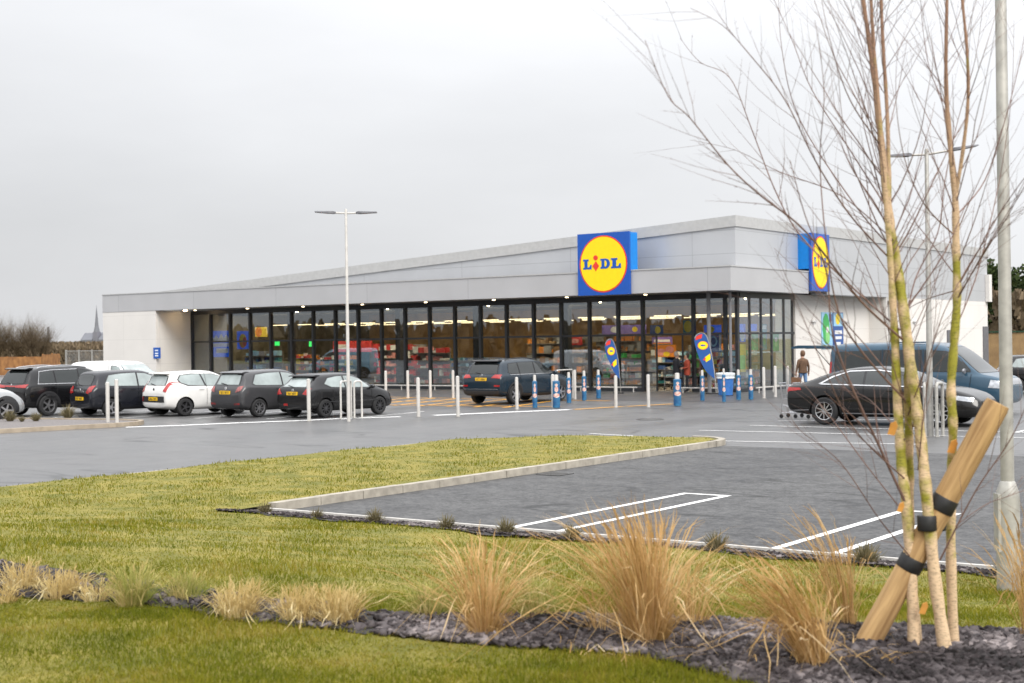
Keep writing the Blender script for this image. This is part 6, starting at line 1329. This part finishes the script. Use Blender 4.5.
p = on_y(687.5, 392.5, 54.5); person((p.x, 54.5, .006), R(215), 1.66, 'person in a rust red coat and black trousers at the open shop door', cl('rust', (0.36, 0.06, 0.03)), cl('black', (0.014, 0.014, 0.018)), mat('hair_dark', (0.03, 0.02, 0.015), 0.7), dict(legl=.05, legr=-.05, arml=bent, armr=rest), True)
p = on_y(803, 385, 53.0); ps = person((p.x, 53.0, .0), R(150), 1.76, 'person in a brown jacket and blue jeans walking away by the white wall', cl('brown', (0.10, 0.055, 0.03)), cl('denim', (0.10, 0.18, 0.32)), mat('hair_brown', (0.12, 0.06, 0.03), 0.7), dict(legl=.16, legr=-.14, arml=rest, armr=((-.04, .26, 1.13), (.0, .28, .90))))
bg_ = thing('shopping_bag', 'brown bag carried in the hand of the person by the white wall', 'bag', (0, 0, 0)); c150, s150 = math.cos(R(150)), math.sin(R(150)); hx, hy = .05, .29
bg_.location = (p.x+hx*c150-hy*s150, 53.0+hx*s150+hy*c150, .42)
MB().prism([(-.17, 0), (.17, 0), (.20, .30), (-.20, .30)], 'y', -.06, .06).build('sack', cl('bag_brown', (0.16, 0.08, 0.04)), bg_); MB().tube([(-.10, 0, .29), (-.06, 0, .42), (.06, 0, .42), (.10, 0, .29)], .008, 5).build('handle', cl('bag_brown', (0.16, 0.08, 0.04)), bg_)
# ------------------------------------------------------------------ fences
timber = mat('orange_fence_timber', (0.24, 0.105, 0.035), 0.8, col2=(0.42, 0.20, 0.065), scale=1.8)
timber_r = mat('pale_fence_timber', (0.30, 0.19, 0.09), 0.8, col2=(0.40, 0.26, 0.12), scale=1.6)
def board_fence(a, b, h0, h1, label, m, step=.12):
    a = Vector(a); b = Vector(b); d = b-a; L = d.length; dn = d.normalized(); ang = math.atan2(d.y, d.x)
    r = thing('timber_fence', label, 'fence', a, ang, 'board fences'); bd = MB(); n = int(L/step)
    for i in range(n): x = i*step; h = h0+(h1-h0)*(int(x/2.4)*2.4/L)+random.uniform(-.012, .012); bd.box((x+.004, -.012+random.uniform(-.004, .004), .05), (x+step-.006, .012, h))
    bd.build('boards', m, r)
    for i in range(int(L/2.4)+1): MB().box((i*2.4-.05, .015, 0), (i*2.4+.05, .11, h0+(h1-h0)*(i*2.4/L)+.05)).build('post', m, r)
    rl = MB()
    for z in (.35, 1.0, 1.5): rl.box((0, .013, z), (L, .06, z+.09))
    rl.build('rail', m, r); return r
a = on_y(-60, 357, 72); b = on_y(42, 357, 72); c = on_y(65, 353, 71)
board_fence((a.x, 72, 0), (b.x, 72, 0), on_y(0, 358, 72).z, on_y(42, 357, 72).z+.05, 'long orange timber board fence at the far left behind the parked cars', timber)
board_fence((b.x, 72, 0), (c.x, 70.5, 0), on_y(50, 354.5, 71.5).z, on_y(64, 353, 71).z, 'short taller stepped piece of orange timber fence next to the mesh gate', timber)
a = on_y(66, 352, 69); b = on_y(105, 350, 69)
mf = thing('mesh_fence', 'grey wire mesh fence panels between the timber fence and the white end wall', 'fence', (a.x, 69, 0)); L = b.x-a.x; H_ = on_y(80, 350.5, 69).z
nP = 3
for i in range(nP+1): MB().box((i*L/nP-.05, -.05, 0), (i*L/nP+.05, .05, H_+.05)).build('post', galv, mf)
for i in range(nP):
    m = MB(); x0, x1 = i*L/nP+.06, (i+1)*L/nP-.06
    m.box((x0, -.03, H_-.06), (x1, .03, H_)); m.box((x0, -.02, .1), (x1, .02, .15))
    for k in range(int((x1-x0)/.09)): m.box((x0+k*.09, -.006, .15), (x0+k*.09+.012, .006, H_-.06))
    for k in range(1, 8): m.box((x0, -.010, .15+k*(H_-.2)/8), (x1, -.006, .16+k*(H_-.2)/8))
    m.build('mesh_panel', galv, mf)
a = on_y(981, 345, 92); b = on_y(1075, 345, 92); zt_ = on_y(1000, 333, 92).z
rf = board_fence((a.x, 92, 0), (b.x, 92, 0), zt_, zt_, 'tall pale timber fence at the right edge beyond the white side wall', timber_r)
MB().box((-.2, -.08, zt_+.03), ((b-a).length, .1, zt_+.12)).build('capping', mat('dark_green_capping', (0.02, 0.06, 0.03), 0.6), rf)
# ------------------------------------------------------------------ trees far off
wood_m = mat('bare_wood', (0.16, 0.115, 0.075), 0.9, col2=(0.26, 0.19, 0.11), scale=0.5)
hedge_m = blade_mat('winter_twigs', [(0.075, 0.058, 0.036), (0.14, 0.105, 0.07), (0.21, 0.16, 0.105)], 0.9, 0.0)
def bare_tree(loc, H, spread, label, nbr=34, seed=0, group='bare trees beyond the left fence'):
    rs = random.Random(seed); r = thing('bare_tree', label, 'tree', loc, 0, group)
    MB().tube([(0, 0, -.3), (rs.uniform(-.1, .1), 0, H*.25), (rs.uniform(-.3, .3), rs.uniform(-.2, .2), H*.5)], [H*.030, H*.022, H*.014], 8).build('trunk', wood_m, r, True)
    V = []; Fq = []; rn = []
    def stroke(p, d, L, w_, dep):
        n = 4; q = p.copy(); prev = None; d = d.normalized(); rv = rs.random()
        for i in range(n+1):
            s = d.orthogonal().normalized(); s.rotate(Matrix.Rotation(rs.uniform(0, 3), 3, d)); ww = w_*(1-.75*i/n)
            V.extend([tuple(q-s*ww), tuple(q+s*ww)]); rn.extend([rv, rv]); k = len(V)-2
            if prev is not None: Fq.append((prev, prev+1, k+1, k))
            prev = k
            if dep < 3 and i > 0:
                for _ in range((2, 3, 2)[dep]):
                    a = rs.uniform(0, 6.3); o = Vector((math.cos(a), math.sin(a), rs.uniform(-.1, .6))); stroke(q, d*.9+o*rs.uniform(.4, .8), L*rs.uniform(.35, .6), ww*.6, dep+1)
            d = (d+Vector((rs.gauss(0, .12), rs.gauss(0, .12), rs.gauss(.05, .08)))).normalized(); q = q+d*L/n
    for i in range(nbr):
        a = rs.uniform(0, 6.3); z = H*rs.uniform(.12, .5); stroke(Vector((0, 0, z)), Vector((math.cos(a)*spread, math.sin(a)*spread, rs.uniform(.5, 1.4))), H*rs.uniform(.28, .5)*(1.1-z/H*.3), H*.006, 1)
    np_mesh('crown', V, np.array(Fq), np.zeros((0, 3), int), hedge_m, rn, r); return r
for i, (px, py, w_, l, sp) in enumerate([(2, 318, 150, 'spreading bare brown tree at the left edge', .8), (18, 320, 150, 'bare tree second from the left edge beyond the fence', .8), (31, 320, 148, 'bare upright tree third from the left edge beyond the fence', .6), (42, 325, 150, 'bare tree at the right end of the tall clump, next to the thin mast', .7), (-16, 322, 150, 'bare tree half cut by the left edge', .8)]):
    b = at_depth(px, 350, w_); t = at_depth(px, py, w_); bare_tree((b.x, b.y, -.1), t.z*1.12, sp, l, 60, 20+i)
def belt(name, pts, zt0, zt1, n, size, m, label, depth=6, zb=0.0, spike=1.0):
    """a far mass of twigs or leaves: many small upright quads spread through a volume"""
    V = []; Fq = []; rn = []; P = [Vector(p) for p in pts]; ls = [(P[i+1]-P[i]).length for i in range(len(P)-1)]; T = sum(ls)
    for _ in range(n):
        t = random.random()*T; i = 0
        while i < len(ls)-1 and t > ls[i]: t -= ls[i]; i += 1
        c = P[i].lerp(P[i+1], min(1, t/ls[i])); u_ = random.gauss(0, .4)*depth; d = (P[i+1]-P[i]).normalized(); nn = Vector((-d.y, d.x, 0))
        s_ = c.x*.35; top = zt0+(zt1-zt0)*random.random()*.6+(zt1-zt0)*.4*(.5+.5*math.sin(s_)*math.sin(s_*.37+1)); z = zb+(top-zb)*(1-random.random()**1.6)
        c = c+nn*u_; a = random.uniform(0, 3.14); h_ = size*random.uniform(.5, 1.6)*spike; wd = size*random.uniform(.2, .6); tl = Vector((random.gauss(0, .3), random.gauss(0, .3), 1)).normalized()
        s = Vector((math.cos(a), math.sin(a), 0))*wd; b0 = Vector((c.x, c.y, max(zb, z-h_))); b1 = b0+tl*h_
        o = len(V); V += [tuple(b0-s), tuple(b0+s), tuple(b1+s*.4), tuple(b1-s*.5)]; Fq.append((o, o+1, o+2, o+3)); r_ = random.random(); rn += [r_]*4
    o = np_mesh(name, V, np.array(Fq), np.zeros((0, 3), int), m, rn); o['kind'] = 'stuff'; o['label'] = label; return o
a = at_depth(-40, 345, 165); b = at_depth(140, 345, 185); tz_ = at_depth(80, 338, 175).z
belt('far_hedge', [(a.x, a.y, 0), (b.x, b.y, 0)], tz_*.72, tz_*1.02, 26000, .34, hedge_m, 'brown winter hedge beyond the left fence', 7, 0, 1.5)
conf_m = blade_mat('evergreen_leaves', [(0.012, 0.022, 0.008), (0.03, 0.045, 0.014), (0.055, 0.07, 0.02)], 0.8, 0.1)
def ever(loc, H, rad, label, seed):
    rs = random.Random(seed); r = thing('evergreen_tree', label, 'tree', loc, 0, 'dark trees beyond the right fence'); MB().tube([(0, 0, -.2), (0, 0, H*.9)], [H*.03, H*.008], 8).build('trunk', wood_m, r, True)
    V = []; Fq = []; rn = []; cl_ = [(rs.uniform(-.7, .7)*rad, rs.uniform(-.7, .7)*rad, H*rs.uniform(.25, .92), rad*rs.uniform(.25, .5)) for _ in range(26)]
    for _ in range(5200):
        cx, cy_, cz, cr_ = rs.choice(cl_); v = Vector((rs.gauss(0, 1), rs.gauss(0, 1), rs.gauss(0, 1))).normalized()*cr_*rs.uniform(.5, 1.05); c = Vector((cx, cy_, cz))+v; s = Vector((rs.gauss(0, 1), rs.gauss(0, 1), rs.gauss(0, 1))).normalized()*rs.uniform(.08, .2); q = s.orthogonal().normalized()*s.length*.7
        o = len(V); V += [tuple(c-s-q), tuple(c+s-q), tuple(c+s+q), tuple(c-s+q)]; Fq.append((o, o+1, o+2, o+3)); rn += [rs.random()]*4
    np_mesh('crown', V, np.array(Fq), np.zeros((0, 3), int), conf_m, rn, r)
for i, (px, py, w_, rd, l) in enumerate([(993, 262, 118, 2.6, 'dark evergreen rising behind the far end of the white side wall'), (1012, 268, 122, 3.0, 'dark evergreen at the right edge behind the thick lamp post'), (1036, 272, 118, 3.2, 'dark evergreen cut by the right edge of the picture')]):
    b = at_depth(px, 335, w_); t = at_depth(px, py, w_); ever((b.x, b.y, 0), t.z, rd, l, 40+i)
a = at_depth(984, 335, 112); b = at_depth(1120, 335, 112)
belt('far_thicket', [(a.x+1.5, a.y, 0), (b.x, b.y, 0)], 5, at_depth(1000, 285, 112).z, 5000, .5, hedge_m, 'brown thicket behind the pale timber fence', 3, 0, 1.6)
# rows of winter trees on the far side of the car park, behind the camera, mirrored in the shop windows
belt('far_trees', [(-170, -30, 0), (-90, -48, 0), (0, -55, 0), (90, -40, 0), (130, 20, 0), (110, 110, 0), (22, 125, 0)], 3.6, 6.2, 15000, 1.3, hedge_m, 'belt of winter trees on the other side of the car park', 7, 0, 1.5)
# church
slate_hazed = mat('church_slate_hazed', (0.14, 0.145, 0.165), 0.7, var=0.06, scale=.2); stone_hazed = mat('church_stone_hazed', (0.17, 0.17, 0.20), 0.8, var=0.08, scale=.2)  # distance haze mixed into the blue-grey of slate and stone
w_ = 900; c = at_depth(97, 345, w_); k = w_/F; ch = thing('church', 'distant grey church with a needle spire over the hedge', 'church', (c.x, c.y, 0), YAW-R(20))
ztip = at_depth(97, 305, w_).z; zsh = at_depth(97, 332, w_).z; zr_ = at_depth(90, 332.5, w_).z
MB().box((-1.8, -1.8, 0), (1.8, 1.8, zsh)).build('tower', stone_hazed, ch)
MB().lathe([(2.0, zsh), (1.2, zsh+(ztip-zsh)*.22), (0.02, ztip)], (0, 0, 0), 8).build('spire', slate_hazed, ch)
MB().prism([(-7.5, 0), (7.5, 0), (7.5, zr_*.62), (0, zr_), (-7.5, zr_*.62)], 'y', 2.3, 16).build('transept', slate_hazed, ch)
nv = MB(); nv.prism([(-2.0, 0), (7.0, 0), (7.0, zr_*.60), (2.5, zr_*.98), (-2.0, zr_*.60)], 'x', -11, -2.3); nv.prism([(-2.0, 0), (7.0, 0), (7.0, zr_*.60), (2.5, zr_*.98), (-2.0, zr_*.60)], 'x', 2.3, 9); nv.build('nave', slate_hazed, ch)
for x in (-9, -6.5, -4, 4, 6.5): MB().prism([(x-.5, 4), (x+.5, 4), (x+.5, 7), (x, 8), (x-.5, 7)], 'y', 1.0, 2.0).build('lancet_window', black_m, ch)
p = at_depth(48.5, 345, 300); t = at_depth(48.5, 327, 300)
ms = thing('mast', 'thin far mast standing over the hedge right of the bare trees', 'mast', (p.x, p.y, 0)); MB().tube([(0, 0, 0), (0, 0, t.z)], [.3, .22], 8).build('pole', slate_hazed, ms); MB().tube([(-.5, 0, t.z-1), (.5, 0, t.z-1)], .08, 6).build('aerial_arm', slate_hazed, ms)
